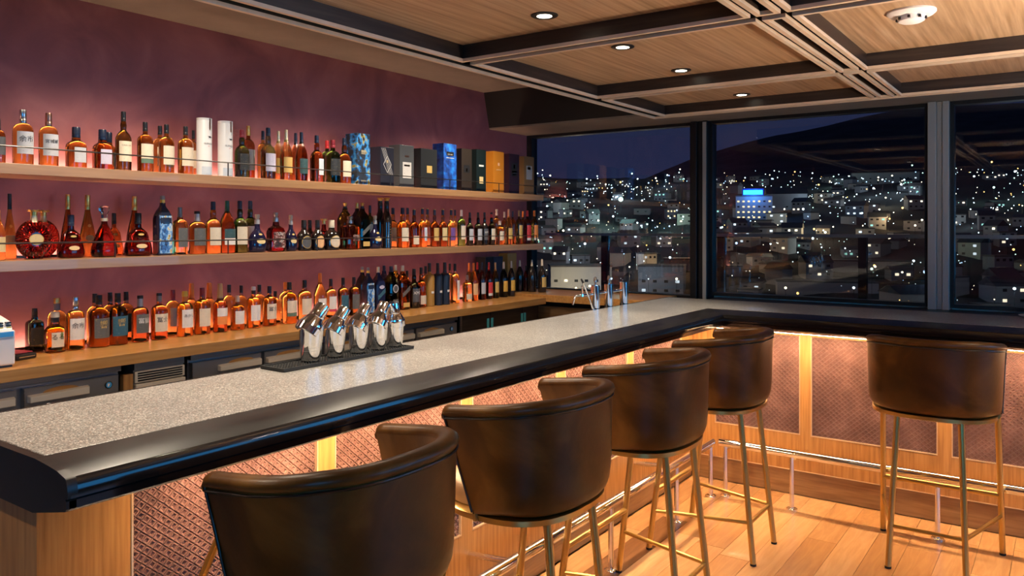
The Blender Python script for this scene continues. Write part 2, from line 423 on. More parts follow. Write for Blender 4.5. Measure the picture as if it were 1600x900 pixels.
# ------------------------------------------------------------------ bar stools (local: front = +y)
def arc_plan(w, back, tip, n=40, p=2.6):
    """U-shaped plan curve from left tip round the back to the right tip"""
    pts = []
    for i in range(n+1):
        t = PI + PI * i / n          # angle pi..2pi (left, back, right)
        c_, s_ = math.cos(t), math.sin(t)
        k = (abs(c_)**p + abs(s_)**p) ** (-1/p)
        pts.append((w*c_*k, back*s_*k))
    lead = 5
    L_ = [(-w, tip*(1-i/lead)) for i in range(lead)]
    R_ = [(w, tip*(i+1)/lead) for i in range(lead)]
    return L_ + pts + R_
def build_stool():
    t = empty('bar_stool')
    W, BK = .280, .252
    n = None
    def zrim(y):  # rim height along the plan
        return .994 + .036 * min(1, max(0, (.10 - y) / .30))
    # outer shell surface: rows from the bottom edge to the rim
    top_plan = arc_plan(W, BK, .105)
    rows = []
    for v in (0,.02,.06,.13,.25,.4,.55,.7,.85,.95,1.0):
        row = []
        for (x, y) in top_plan:
            taper = 1 - .030*(1-v)                       # narrower towards the seat
            rnd = 0 if v > .22 else (1 - math.sqrt(max(0, 1-((.22-v)/.22)**2))) * .034 * min(1, max(0, (.02-y)/.12))
            k = taper - rnd/.28
            yy = y*k if y < 0 else y - (1-v)*.105*(y/.105)
            xx = x*k
            zt = zrim(y)
            row.append((xx, yy, .712 + (zt-.712)*v))
        rows.append(row)
    inner = []
    TH = .040
    for v in (1.0,.9,.6,.3,.12,.02):
        row = []
        for (x, y) in top_plan:
            k = (1 - .050*(1-v)) - TH/.28 - .02
            yy = y*k if y < 0 else y - (1-v)*.105*(y/.105)
            row.append((x*k, yy, .712 + (zrim(y)-.712)*v))
        inner.append(row)
    sh = MB(); sh.loft(rows, closed=False, cap0=False, cap1=False)
    sh.build('back_shell', M['leather'], t, smooth=60)
    si = MB(); si.loft(inner, closed=False, cap0=False, cap1=False)
    si.build('inner_lining', M['leather'], t, smooth=60)
    # side edges closing the shell
    ed = MB()
    for j in (0, -1):
        a = [r[j] for r in rows]; b = [r[j] for r in reversed(inner)]
        bb = [b[min(len(b)-1, round(i*(len(b)-1)/(len(a)-1)))] for i in range(len(a))]
        ed.loft([a, bb], closed=False, cap0=False, cap1=False)
    ed.build('front_edge', M['leather_dark'], t, smooth=60)
    # padded rim and piping
    path = []
    for (x, y) in top_plan:
        k = 1 - .020/.28; path.append((x*k, y*k if y < 0 else y, zrim(y)+.004))
    path = [(path[0][0], path[0][1]+.004, path[0][2]-.01)] + path + [(path[-1][0], path[-1][1]+.004, path[-1][2]-.01)]
    rim = MB(); pts = [Vector(p) for p in path]; rings = []
    for i, p in enumerate(pts):
        tt = (pts[min(i+1,len(pts)-1)] - pts[max(i-1,0)]).normalized(); a = tt.cross(Vector((0,0,1))).normalized()
        rings.append([tuple(p + a*.027*math.cos(q*PI/6) + Vector((0,0,1))*.019*math.sin(q*PI/6)) for q in range(12)])
    rim.loft(rings); rim.build('padded_rim', M['leather'], t, smooth=60)
    pip = [(x*1.004, y*1.004 if y < 0 else y, zrim(y)-.014) for (x, y) in top_plan]
    MB().tube(pip, .0035, 6).build('piping', M['leather_dark'], t, smooth=60)
    pip2 = [(rows[i][0][0]*1.005, rows[i][0][1]+.001, rows[i][0][2]) for i in range(1,len(rows))]
    MB().tube(pip2, .0035, 6).build('piping', M['leather_dark'], t, smooth=60)
    pip3 = [(rows[i][-1][0]*1.005, rows[i][-1][1]+.001, rows[i][-1][2]) for i in range(1,len(rows))]
    MB().tube(pip3, .0035, 6).build('piping', M['leather_dark'], t, smooth=60)
    # seat cushion
    st_ = MB(); rings = []
    for z, k in ((.705,.90),(.712,.97),(.740,1.0),(.768,.98),(.780,.92),(.785,.7)):
        r = []
        for i in range(36):
            a = 2*PI*i/36; c_, s_ = math.cos(a), math.sin(a); q = (abs(c_)**3 + abs(s_)**3)**(-1/3)
            r.append((.226*k*c_*q, .012 + .212*k*s_*q, z))
        rings.append(r)
    st_.loft(rings); st_.build('seat', M['seat_leather'], t, smooth=50)
    # brass ring, legs, bars
    rp = []
    for i in range(60):
        a = 2*PI*i/60; c_, s_ = math.cos(a), math.sin(a); q = (abs(c_)**2.6 + abs(s_)**2.6)**(-1/2.6)
        bk = .225 if s_ < 0 else .205
        rp.append((.258*c_*q, bk*s_*q))
    rg = MB(); rg.loft([[(x*k, y*k, z) for x, y in rp] for z, k in ((.688,.975),(.690,1.0),(.706,1.0),(.709,.975))]); rg.build('seat_ring', M['brass'], t, smooth=40)
    feet = [(-.26,.235),(.26,.235),(-.155,-.235),(.155,-.235)]
    tops = [(-.245,.150),(.245,.150),(-.128,-.165),(.128,-.165)]
    for (fx, fy), (tx, ty) in zip(feet, tops):
        lg = MB().tube([(fx,fy,.008),(tx,ty,.690)], .0135, 12).build('leg', M['brass'], t, smooth=40)
        MB().tube([(fx,fy,0),(fx,fy,.010)], .0142, 12).build('foot_pad', M['rubber'], lg, smooth=40)
    def on(i, z):
        (fx, fy), (tx, ty) = feet[i], tops[i]; k = z/.69; return (fx+(tx-fx)*k, fy+(ty-fy)*k, z)
    MB().tube([on(0,.29), on(1,.29)], .0125, 10).build('foot_bar', M['brass'], t, smooth=40)
    MB().tube([on(0,.19), on(2,.19)], .009, 10).build('side_bar', M['brass'], t, smooth=40)
    MB().tube([on(1,.19), on(3,.19)], .009, 10).build('side_bar', M['brass'], t, smooth=40)
    MB().tube([on(2,.19), on(3,.19)], .009, 10).build('back_bar', M['brass'], t, smooth=40)
    for sx in (-1, 1):
        br = MB().tube([(sx*.266,.048,.925),(sx*.258,.200,.690)], .0085, 8)
        br.tube([(sx*.266,.048,.925),(sx*.262,.018,.800),(sx*.258,.0,.690)], .0085, 8)
        br.build('arm_brace', M['brass'], t, smooth=40)
    return t
stool = build_stool()
stools = [(-1.425,1.285,PI/2,'brown leather barrel bar stool nearest the camera, cut off by the photo edge'),
          (-1.425,2.080,PI/2,'brown leather barrel bar stool, second from the near end of the bar'),
          (-1.425,2.905,PI/2,'brown leather barrel bar stool, third from the near end of the bar'),
          (-1.425,3.735,PI/2,'brown leather barrel bar stool in the inner corner of the bar'),
          (-.527,4.147,0,'brown leather barrel bar stool seen from behind at the short window bar')]
for i, (x, y, rz, lab) in enumerate(stools):
    o = stool if i == 0 else copy_tree(stool)
    o.location = (x, y, 0); o.rotation_euler = (0, 0, rz)
    tag(o, lab, 'bar stool', 'bar stools around the counter')

# ------------------------------------------------------------------ shelves, back counter
ZS1, ZS2, ZCN = 1.795, 1.422, 1.04
def shelf(z, posts, label, y1=5.06):
    t = tag(empty('bottle_shelf', (0,0,z)), label, 'shelf', 'wall shelves for bottles')
    MB().box(XW, -3.30, YS+.01, y1, -.042, 0).build('board', M['shelf_wood'], t, bevel=.002)
    MB().box(XW+.026, XW+.038, .6, y1-.05, .0005, .008).build('light_strip', M['led_shelf'], t)
    MB().box(XW+.041, XW+.044, .6, y1-.05, .0, .011).build('added_strip_shield', M['rail_metal'], t)  # added lip: hides the strip and keeps its light off the bottles
    MB().tube([(-3.312,-.5,.066),(-3.312,4.98,.066),(-3.312,4.985,.0)], .0035, 8).build('gallery_rail', M['rail_metal'], t, smooth=40)
    for p in posts: MB().tube([(-3.312,p,0),(-3.312,p,.066)], .0032, 8).build('rail_post', M['rail_metal'], t, smooth=40)
    return t
shelf(ZS1, [.6,1.15,1.75,2.30,2.85,3.41,3.96,4.50], 'upper oak wall shelf with whisky bottles and gift boxes')
shelf(ZS2, [.6,1.15,1.75,2.30,2.85,3.41,3.96,4.50], 'middle oak wall shelf crowded with cognac and whisky bottles')
ctr = tag(empty('back_counter', (0,0,ZCN)), 'honey oak back counter along the wall under the shelves', 'counter')
MB().box(XW, -3.10, YS+.01, 4.785, -.045, 0).build('counter_top', M['counter_wood'], ctr, bevel=.002)
MB().box(XW+.026, XW+.038, .6, 4.55, .0005, .008).build('light_strip', M['led_shelf'], ctr)
MB().box(XW+.041, XW+.044, .6, 4.55, .0, .011).build('added_strip_shield', M['rail_metal'], ctr)  # same added lip, shielding the counter bottles from the strip
lg_ = tag(empty('window_ledge', (0,0,1.06)), 'low oak ledge below the left window behind the taps', 'ledge')
MB().box(XW, -2.30, 4.79, YW-.032, -.05, 0).build('ledge_top', M['counter_wood'], lg_, bevel=.002)
MB().box(XW, -2.30, 4.86, YW-.032, -1.06, -.09).build('ledge_front', M['base_wood'], lg_)
MB().box(XW, -2.30, 4.89, YW-.032, -.09, -.05).build('shadow_gap', M['black_paint'], lg_)

# ------------------------------------------------------------------ equipment under the back counter (fronts at x = XF)
XF = -3.155
def handle(parent, y0, y1, z, x=0):
    mb = MB(); d = .022
    # recessed grip: a beige bar with an open dished top
    mb.add([(x,y0,z-.016),(x+d,y0+.004,z-.016),(x+d,y1-.004,z-.016),(x,y1,z-.016),(x,y0,z+.012),(x+d,y0+.004,z+.006),(x+d,y1-.004,z+.012),(x,y1,z+.016)],
           [(0,3,2,1),(4,5,6,7),(0,1,5,4),(1,2,6,5),(2,3,7,6),(3,0,4,7)])
    h = mb.build('handle', M['handle'], parent, bevel=.003)
    m2 = MB(); n = 12; w = (y1-y0)*.30; cy = (y0+y1)/2 + .01
    ring0 = [(x+.001, cy+w*math.cos(PI*k/n), z+.010+.018*math.sin(PI*k/n)) for k in range(n+1)]
    ring1 = [(x+.004, cy+w*math.cos(PI*k/n), z+.010+.018*math.sin(PI*k/n)) for k in range(n+1)]
    m2.loft([ring0, ring1]); m2.build('grip_recess', M['counter_wood'], h)
M['badge_blue'] = mat('blue_badge', (.05,.35,.75), .3, emit=(.05,.4,.9), es=.0)
def badge(parent, y, z, x=0):
    b = MB(); b.lathe([(.015,0),(.015,.004),(.013,.005)], 20); o = b.build('badge', M['black_plastic'], parent, smooth=40); o.location = (x, y, z); o.rotation_euler = (0, PI/2, 0)
    c_ = MB(); c_.lathe([(.0115,.005),(.0115,.006)], 20); c_.build('badge_face', M['badge_blue'], o)
    w = MB(); w.add([(-.006,-.006,.0065),(.006,-.006,.0065),(.006,-.001,.0065),(-.004,.004,.0065),(-.006,.001,.0065)], [(0,1,2,3,4)]); w.build('badge_mark', M['white_plastic'], o)
def fridge(y0, y1, label, drawers, badge_y=None):
    t = tag(empty('undercounter_fridge', (XF,0,0)), label, 'fridge', 'refrigerators under the back counter')
    MB().box(-.40,-.03,y0,y1,.08,.994).build('body', M['dark_steel'], t)
    MB().box(-.03,-.004,y0,y1,.964,.994).build('top_strip', M['steel'], t, bevel=.002)
    MB().box(-.40,-.06,y0+.02,y1-.02,0,.08).build('plinth', M['black_plastic'], t)
    for (a, b, h0, h1) in drawers:
        d = MB().box(-.03,0,a,b,.12,.952).build('door', M['dark_steel'], t, bevel=.002)
        MB().box(0,.0015,a,b,.949,.952).box(0,.0015,a,a+.003,.12,.949).build('door_edge', M['steel'], d)
        if h0: handle(d, h0, h1, .915)
    if badge_y: badge(t, badge_y, .917)
fridge(-.2,.55,'steel undercounter fridge outside the left photo edge',[(.0,.50,.15,.40)])
fridge(.58,1.695,'steel undercounter fridge with round blue badge left of the ice maker',[(.60,.95,.65,.9),(.97,1.303,1.0,1.295),(1.327,1.682,1.337,1.560)],1.640)
fridge(2.005,3.855,'long steel undercounter fridge behind the cocktail shakers',[(2.010,2.372,2.135,2.365),(2.388,2.74,2.395,2.66),(2.76,3.08,2.8,3.05),(3.10,3.444,3.12,3.435),(3.462,3.840,3.474,3.70)],3.785)
ice = tag(empty('ice_maker', (XF,0,0)), 'small steel ice maker with louvred grille under the counter', 'ice maker')
MB().box(-.40,-.01,1.748,1.972,0,.994).build('body', M['dark_steel'], ice)
MB().box(-.01,0,1.748,1.972,.958,.994).build('top_strip', M['steel'], ice)
MB().box(-.01,.004,1.748,1.972,.905,.952).build('grille_frame', M['handle'], ice, bevel=.002)
for k in range(4): MB().box(.004,.006,1.760,1.960,.911+k*.010,.917+k*.010).build('louvre', M['black_plastic'], ice)
MB().box(-.01,.012,1.748,1.972,.55,.900).build('door', M['handle'], ice, bevel=.004)
MB().box(.012,.014,1.772,1.948,.80,.885).build('door_window', M['dark_steel'], ice, bevel=.004)
tag(MB().box(XF-.03,XF,1.702,1.742,0,.945).build('wood_filler', M['bar_wood']), 'narrow oak filler strip between fridge and ice maker', 'panel')
cab = tag(empty('dark_cabinet', (XF,0,0)), 'dark walnut cabinet with cyan door tapes under the counter end', 'cabinet')
MB().box(-.40,-.01,3.875,4.775,0,.994).build('body', M['espresso'], cab)
for a, b in ((3.885,4.185),(4.19,4.56),(4.565,4.77)): MB().box(-.01,0,a,b,.05,.985).build('door', M['espresso'], cab, bevel=.002)
M['cyan'] = mat('cyan_tape', (.08,.48,.52), .4)
for y in (4.150,4.195,4.545,4.580): MB().box(0,.003,y,y+.024,.865,.945).build('door_tape', M['cyan'], cab)
MB().box(0,.008,3.862,3.882,.05,.99).build('corner_bracket', M['steel'], cab)
struct(MB().box(XW, -2.27, YS, 4.8, -.012, 0).build('floor_service', M['dark_steel']))
# ------------------------------------------------------------------ bottles
def liquor(name, col, rough=.02, ior=1.44): return mat(name, col, rough, 0, 1.0, ior)
G = {k: liquor('bottle_' + k, c) for k, c in dict(
    amber=(.58,.37,.09), amber_dark=(.34,.175,.036), red_amber=(.36,.120,.026), orange_amber=(.70,.36,.07), yellow_amber=(.85,.63,.18),
    red_deep=(.13,.010,.009), red_disc=(.34,.024,.022), olive_amber=(.68,.42,.055), dark_olive=(.16,.11,.018), green_dark=(.07,.14,.030), green=(.16,.42,.10),
    green_black=(.020,.032,.018), brown_dark=(.26,.085,.014), yellow_green=(.62,.50,.06)).items()}
for k, c in dict(brown_black=(.012,.008,.007), blue_black=(.012,.016,.050), indigo=(.010,.010,.036), dark_blue=(.016,.022,.045), ink=(.010,.014,.026)).items():
    G[k] = mat('opaque_' + k, c, .12, 0, 0, 1.5, coat=.4)
G['ochre'] = mat('opaque_ochre', (.36,.19,.035), .45)
G['ink'] = mat('opaque_ink', (.012,.018,.032), .4)
G['crystal'] = mat('clear_crystal', (.97,.95,.93), .02, 0, 1, 1.5)
CAPM = {k: mat('cap_' + k, c, r, m_) for k, (c, r, m_) in dict(
    black=((.012,.012,.014),.35,0), navy=((.012,.020,.045),.32,0), silver=((.62,.64,.68),.25,1), copper=((.55,.30,.22),.3,1), gold=((.75,.50,.16),.28,1),
    palegold=((.74,.64,.42),.35,.6), maroon=((.22,.02,.03),.35,0), red=((.55,.03,.03),.38,0), orange=((.80,.22,.03),.4,0), tan=((.62,.38,.16),.45,0), white=((.75,.74,.70),.4,0),
    cream=((.68,.60,.46),.5,0), green=((.02,.10,.055),.35,0), grey=((.22,.21,.20),.4,.3), lgrey=((.42,.40,.39),.4,.3), pewter=((.36,.34,.32),.3,1), cork=((.66,.52,.36),.6,0), peach=((.72,.40,.24),.4,0), bronze=((.36,.22,.09),.35,.8), yellow=((.78,.52,.07),.4,0)).items()}
# cap name -> (lower colour, upper colour, split height fraction) ; None upper = one piece
CAPS = dict(black=('black',), navy=('navy',), silver=('silver',), copper=('copper',), gold=('gold',), palegold=('palegold',), maroon=('maroon',), red=('red',), orange=('orange',), tan=('tan',), white=('white',), cream=('cream',),
    greencap=('green',), darkgrey=('grey',), grey_capsule=('lgrey','black',.72), dark_capsule=('grey','black',.66), brass_grey=('grey','gold',.55), navy_capsule=('navy',), goldcap=('yellow','grey',.5), navygold=('navy','gold',.86),
    blackwhite=('black','white',.5), redband=('red','black',.62), creamknob=('cream',), creamslim=('cream',), creamstop=('black','cream',.45), peach=('peach',), bronze=('bronze',), greycap=('grey',), pewter=('pewter',), cork=('lgrey','cork',.45), yellow=('orange','yellow',.5), goldknob=('black','gold',.7), crown=('gold',), crystal=('x',))
def print_mat(name, base, ink=None, sc=(1,5,14), thr=.66, stops=None):
    """paper label: rows of tiny unreadable print as dark dashes on the paper colour"""
    m = bpy.data.materials.new(name); n, l, p = nodes_of(m)
    p.inputs['Roughness'].default_value = .55
    tc = n.new('ShaderNodeTexCoord'); mp = n.new('ShaderNodeMapping'); mp.inputs['Scale'].default_value = (1, 9, 9)
    l.new(tc.outputs['Generated'], mp.inputs[0])
    nt = n.new('ShaderNodeTexNoise'); nt.inputs['Scale'].default_value = 1.6; nt.inputs['Detail'].default_value = 3
    mp.inputs['Scale'].default_value = sc
    l.new(mp.outputs[0], nt.inputs['Vector'])
    if stops: r = ramp(n, stops)
    else:
        ink = ink or tuple(c*.35 for c in base); r = ramp(n, [(0,base),(thr,base),(thr+.05,ink),(1,ink)])
    l.new(nt.outputs['Fac'], r.inputs[0]); l.new(r.outputs[0], p.inputs['Base Color'])
    return m
PAPER = {k: print_mat('paper_' + k, c, i) for k, (c, i) in dict(
    cream=((.66,.56,.42),None), white=((.70,.66,.61),None), greywhite=((.46,.47,.50),None), lavender=((.50,.47,.58),None), bluewhite=((.52,.58,.64),None), slate=((.085,.085,.09),(.30,.26,.16)), slate_gold=((.10,.10,.095),(.48,.36,.13)),
    teal=((.028,.075,.080),(.30,.34,.32)), tealblue=((.025,.10,.15),(.20,.40,.46)), blackgold=((.018,.020,.022),(.42,.34,.16)), gold=((.58,.38,.11),(.30,.16,.04)), cream_gold=((.66,.50,.24),None), red=((.55,.03,.035),(.75,.45,.40)), orange=((.75,.24,.05),(.80,.55,.35)), peach=((.72,.42,.20),None),
    purple=((.14,.06,.26),(.60,.45,.50)), ochre=((.60,.34,.05),(.30,.15,.02)), green=((.10,.17,.12),None), crimson=((.55,.04,.10),None), olivegreen=((.20,.26,.06),None)).items()}
PAPER['paint'] = print_mat('painted_cloud_artwork', (0,0,0), sc=(1,2.2,4.5), stops=[(.30,(.01,.015,.03)),(.42,(.03,.14,.42)),(.50,(.14,.36,.66)),(.58,(.52,.64,.70)),(.64,(.62,.42,.10)),(.75,(.02,.03,.06))])
PAPER['paint_dark'] = print_mat('painted_dark_artwork', (0,0,0), sc=(1,2.2,4.5), stops=[(.38,(.02,.012,.010)),(.5,(.18,.04,.03)),(.6,(.50,.45,.40)),(.72,(.05,.04,.04))])
INK = {'black': mat('black_ink', (.012,.012,.014), .5), 'white': mat('white_ink', (.72,.70,.66), .5), 'gold': mat('gold_ink', (.65,.46,.16), .4, .5)}

# profiles: (radius fraction of half width, height fraction); cap start, cap radius, section power, depth ratio
ST = dict(
 dome=([(.88,0),(.97,.008),(1,.03),(1,.56),(.985,.62),(.93,.67),(.80,.715),(.60,.74),(.36,.752),(.34,.79)], .76,.36,.335,2,1),
 std=([(.88,0),(.97,.008),(1,.03),(1,.60),(.97,.655),(.84,.70),(.58,.735),(.34,.76),(.30,.80),(.30,.85)], .82,.33,.31,2,1),
 squat=([(.92,0),(.99,.01),(1,.04),(1,.50),(.97,.56),(.80,.62),(.55,.66),(.42,.69),(.40,.78)], .74,.44,.42,2.6,1),
 bulb=([(.88,0),(.97,.008),(1,.03),(1,.50),(.96,.56),(.78,.62),(.48,.665),(.36,.69),(.37,.73),(.40,.765),(.36,.81),(.29,.84),(.28,.86)], .84,.33,.31,2,1),
 sloped=([(.88,0),(.97,.008),(1,.03),(1,.46),(.96,.54),(.80,.64),(.55,.72),(.36,.775),(.27,.81),(.26,.84)], .76,.30,.27,2,1),
 tallneck=([(.90,0),(1,.02),(1,.10),(.96,.20),(.86,.34),(.68,.48),(.48,.60),(.34,.70),(.28,.76)], .76,.30,.28,2,.8),
 hennxo=([(.80,0),(.95,.02),(1,.08),(1,.16),(.92,.28),(.78,.38),(.74,.46),(.66,.54),(.40,.62),(.24,.66),(.22,.76)], .74,.235,.225,2,.62),
 paradis=([(.70,0),(.90,.015),(1,.07),(.98,.15),(.84,.28),(.66,.42),(.46,.54),(.28,.62),(.22,.66),(.21,.74)], .74,.22,.36,2,.62),
 disc=([], .78,.17,.15,2,.42),
 royal=([(.70,0),(.90,.02),(1,.12),(1,.24),(.90,.38),(.64,.50),(.38,.57),(.28,.63),(.25,.78)], .74,.27,.22,2,.8),
 flagon=([(.86,0),(.98,.015),(1,.06),(1,.42),(.93,.52),(.70,.60),(.45,.65),(.36,.70),(.34,.78)], .74,.36,.34,2,.85),
 square=([(.92,0),(.99,.008),(1,.02),(1,.60),(.94,.66),(.70,.74),(.42,.80),(.32,.83),(.30,.88)], .86,.31,.29,6,1),
 squaresh=([(.92,0),(.99,.01),(1,.03),(1,.62),(.93,.68),(.66,.72),(.38,.74),(.34,.80)], .78,.38,.34,5,1),
 slim=([(.86,0),(1,.01),(1,.50),(.96,.58),(.72,.66),(.52,.72),(.46,.80),(.50,.88),(.46,.90)], .88,.46,.58,2,1),
 capsule=([(.88,0),(.97,.008),(1,.03),(1,.52),(.95,.58),(.75,.63),(.48,.66),(.44,.70)], .66,.44,.33,2,1),
 facet=([(.84,0),(.98,.02),(1,.06),(.98,.50),(.80,.60),(.38,.66),(.32,.72),(.30,.78)], .76,.34,.24,4,.8),
 opaque=([(.94,0),(1,.006),(1,.66),(.96,.70),(.80,.735),(.42,.755),(.38,.77),(.36,.80)], .78,.36,.34,2,1))
LB = dict(dome=(.20,.60), std=(.18,.56), squat=(.14,.50), bulb=(.16,.50), sloped=(.16,.46), tallneck=(.24,.36), hennxo=(.16,.30), royal=(.20,.38), flagon=(.08,.48), square=(.10,.58), squaresh=(.16,.56), slim=(.18,.50), capsule=(.16,.50), facet=(.10,.50), opaque=(.30,.35), disc=(.3,.5), paradis=(.2,.3))

texts = []     # lettering waiting for its glyph meshes
def rad_at(prof, z):
    for (r0, z0), (r1, z1) in zip(prof, prof[1:]):
        if z0 <= z <= z1 and z1 > z0: return r0 + (r1-r0)*(z-z0)/(z1-z0)
    return prof[-1][0]
def onskin(prof, R, h, n, dep, t, zf, off=.0007):
    r = rad_at(prof, zf)*R
    c_, s_ = math.cos(t), math.sin(t); q = (abs(c_)**n + abs(s_)**n)**(-1/n)
    k = r*q + off
    return (dep*(k*c_) + (off*.6 if dep < 1 else 0), k*s_, zf*h)
def patch(prof, R, h, n, dep, t0, t1, z0, z1, nu=10, nv=3, off=.0007):
    mb = MB(); rows = []
    for j in range(nv+1):
        rows.append([onskin(prof,R,h,n,dep,t0+(t1-t0)*i/nu,z0+(z1-z0)*j/nv,off) for i in range(nu+1)])
    return mb.loft(rows, closed=False, cap0=False, cap1=False)
def oval(prof, R, h, n, dep, tc, tw, zc, zh, off=.0009):
    mb = MB(); K = 20; vs = [onskin(prof,R,h,n,dep,tc,zc,off)]
    for ring in (.5,1):
        vs += [onskin(prof,R,h,n,dep,tc+ring*tw*math.cos(2*PI*k/K),zc+ring*zh*math.sin(2*PI*k/K),off) for k in range(K)]
    fs = [(0,1+k,1+(k+1)%K) for k in range(K)] + [(1+k,1+K+k,1+K+(k+1)%K,1+(k+1)%K) for k in range(K)]
    return mb.add(vs, fs)
def add_label(root, kind, style, R, h, text):
    prof, cz, cr, cr2, n, dep = ST[style]; z0, z1 = LB[style]
    if n > 2: a = .62 if n < 4 else .70
    else: a = .92
    def P(m, za, zb, t0=-a, t1=a, name='label', off=.0007, parent=None):
        return patch(prof,R,h,n,dep,t0,t1,za,zb,off=off).build(name, PAPER[m], parent or root, smooth=50)
    def O(m, tw, zc, zh, off=.0009, name='label'):
        return oval(prof,R,h,n,dep,0,tw,zc,zh,off).build(name, PAPER[m], root, smooth=50)
    zm = (z0+z1)/2; lab = None; ink = 'black'
    if kind in ('cream','white','greywhite','lavender','bluewhite','slate','slate_gold','teal','tealblue','blackgold','gold','cream_gold','red','orange','peach','purple','ochre','paint','paint_dark'):
        if kind in ('paint',): lab = P(kind, .03, .66, -.78, .78)
        elif kind == 'bluewhite': lab = P(kind, z0, z1, -.35, .75)
        else: lab = P(kind, z0, z1)
        if kind in ('slate_gold','tealblue'): ink = 'gold'
        if kind == 'red' or kind == 'orange': P('white', z0-.07, z0, name='foot_label')
        if text == 'るる': P('olivegreen', z1-.14, z1+.0, .25, .45, 'emblem', .0012)
    elif kind == 'cream_green': lab = P('cream', z0+.09, z1); P('green', z0, z0+.085, name='foot_label')
    elif kind == 'white_red': lab = P('white', z0+.06, z1); P('crimson', z0, z0+.055, name='foot_label')
    elif kind == 'orange_low': lab = P('white', zm, z1); P('orange', z0, zm-.005, name='foot_label')
    elif kind == 'teal_white': lab = P('teal', zm-.02, z1); P('white', z0, zm-.025, name='foot_label')
    elif kind == 'cream_low': lab = P('cream', .08, .30)
    elif kind == 'white_tall': lab = P('white', .08, .58, -.3, .8)
    elif kind == 'tag': lab = P('white', z0, z1, -.35, .35)
    elif kind == 'oval_gold': lab = O('cream_gold', .55 if style != 'hennxo' else .42, zm, .05 if style != 'royal' else .07)
    elif kind in ('oval_dark','oval_peach','oval_cream'):
        O('gold', .80, zm, .205, .0007, 'label_border'); lab = O({'oval_dark':'slate','oval_peach':'peach','oval_cream':'cream'}[kind], .72, zm, .185, .0013)
    elif kind in ('slant_gold','slant_blue'):
        mb = MB(); rows = []
        for j in range(3):
            rows.append([onskin(prof,R,h,n,dep,-.7+1.4*i/8,.28+.16*i/8+.10*j/2) for i in range(9)])
        lab = mb.loft(rows, closed=False, cap0=False, cap1=False).build('label', PAPER['slate_gold' if kind == 'slant_gold' else 'tealblue'], root)
        P('gold' if kind == 'slant_gold' else 'slate_gold', .06, .16, -.6, .6, 'foot_label')
        if kind == 'slant_blue': O('lavender', .5, .56, .04, name='emblem')
    elif kind == 'crest':
        lab = O('greywhite', .55, .50, .09); O('slate', .42, .50, .07, .0013, 'emblem'); P('slate_gold', .10, .26, -.5, .5, 'foot_label')
    elif kind == 'script': lab = P('paint_dark', .26, .44, -.3, .7)
    elif kind == 'beads':
        for k in range(8):
            b = MB(); c_ = onskin(prof,R,h,n,dep,0,.12+.05*k,.001); b.lathe([(.0015,-.0045),(.003,0),(.0015,.0045)], 8, *c_); b.build('bead', CAPM['gold'], root)
    elif kind == 'lettered': lab = P('slate', z0, z1); ink = 'white'
    if text and lab:
        zc = zm + .06 if len(text) < 4 else zm + .10
        size = min((z1-z0)*h*.42, R*1.5/max(1,len(text))*(.95 if ord(text[0]) > 255 else 1.45))
        if text == '富嶽': ink = 'white'
        texts.append((text, size, INK[ink], lab, (prof,R,h,n,dep,zc)))
def crown_mesh(r, h):
    mb = MB(); n = 16; rings = []
    for k, (rr, z) in enumerate(((.55,0),(.6,.55),(1.0,.62),(1.05,.8),(.75,.86))):
        rings.append([(r*rr*math.cos(2*PI*i/n), r*rr*math.sin(2*PI*i/n), z*h + (.14*h*(i%2) if k == 3 else 0)) for i in range(n)])
    return mb.loft(rings)
def disc_body(R, h):
    """flattened round decanter with ribs radiating from the medallion"""
    cz = .40*h; rad = .40*h; NA = 60; mb = MB(); rings = []
    for side in (1, -1):
        pass
    prof = [(1,0.0),(.97,.26),(.86,.55),(.66,.80),(.40,.95),(.36,.95)]
    rows = []
    for s_, seq in ((1, list(reversed(prof))), (-1, prof)):
        for (q, d) in seq:
            row = []
            for k in range(NA):
                a = 2*PI*k/NA; rib = 1 + (.09 if k % 2 else -.05) * (1 if .38 < q < .99 else 0)
                row.append((s_*d*R*.42*rib, q*R*math.cos(a), cz + q*rad*math.sin(a)))
            rows.append(row)
    mb.loft(rows)
    return mb
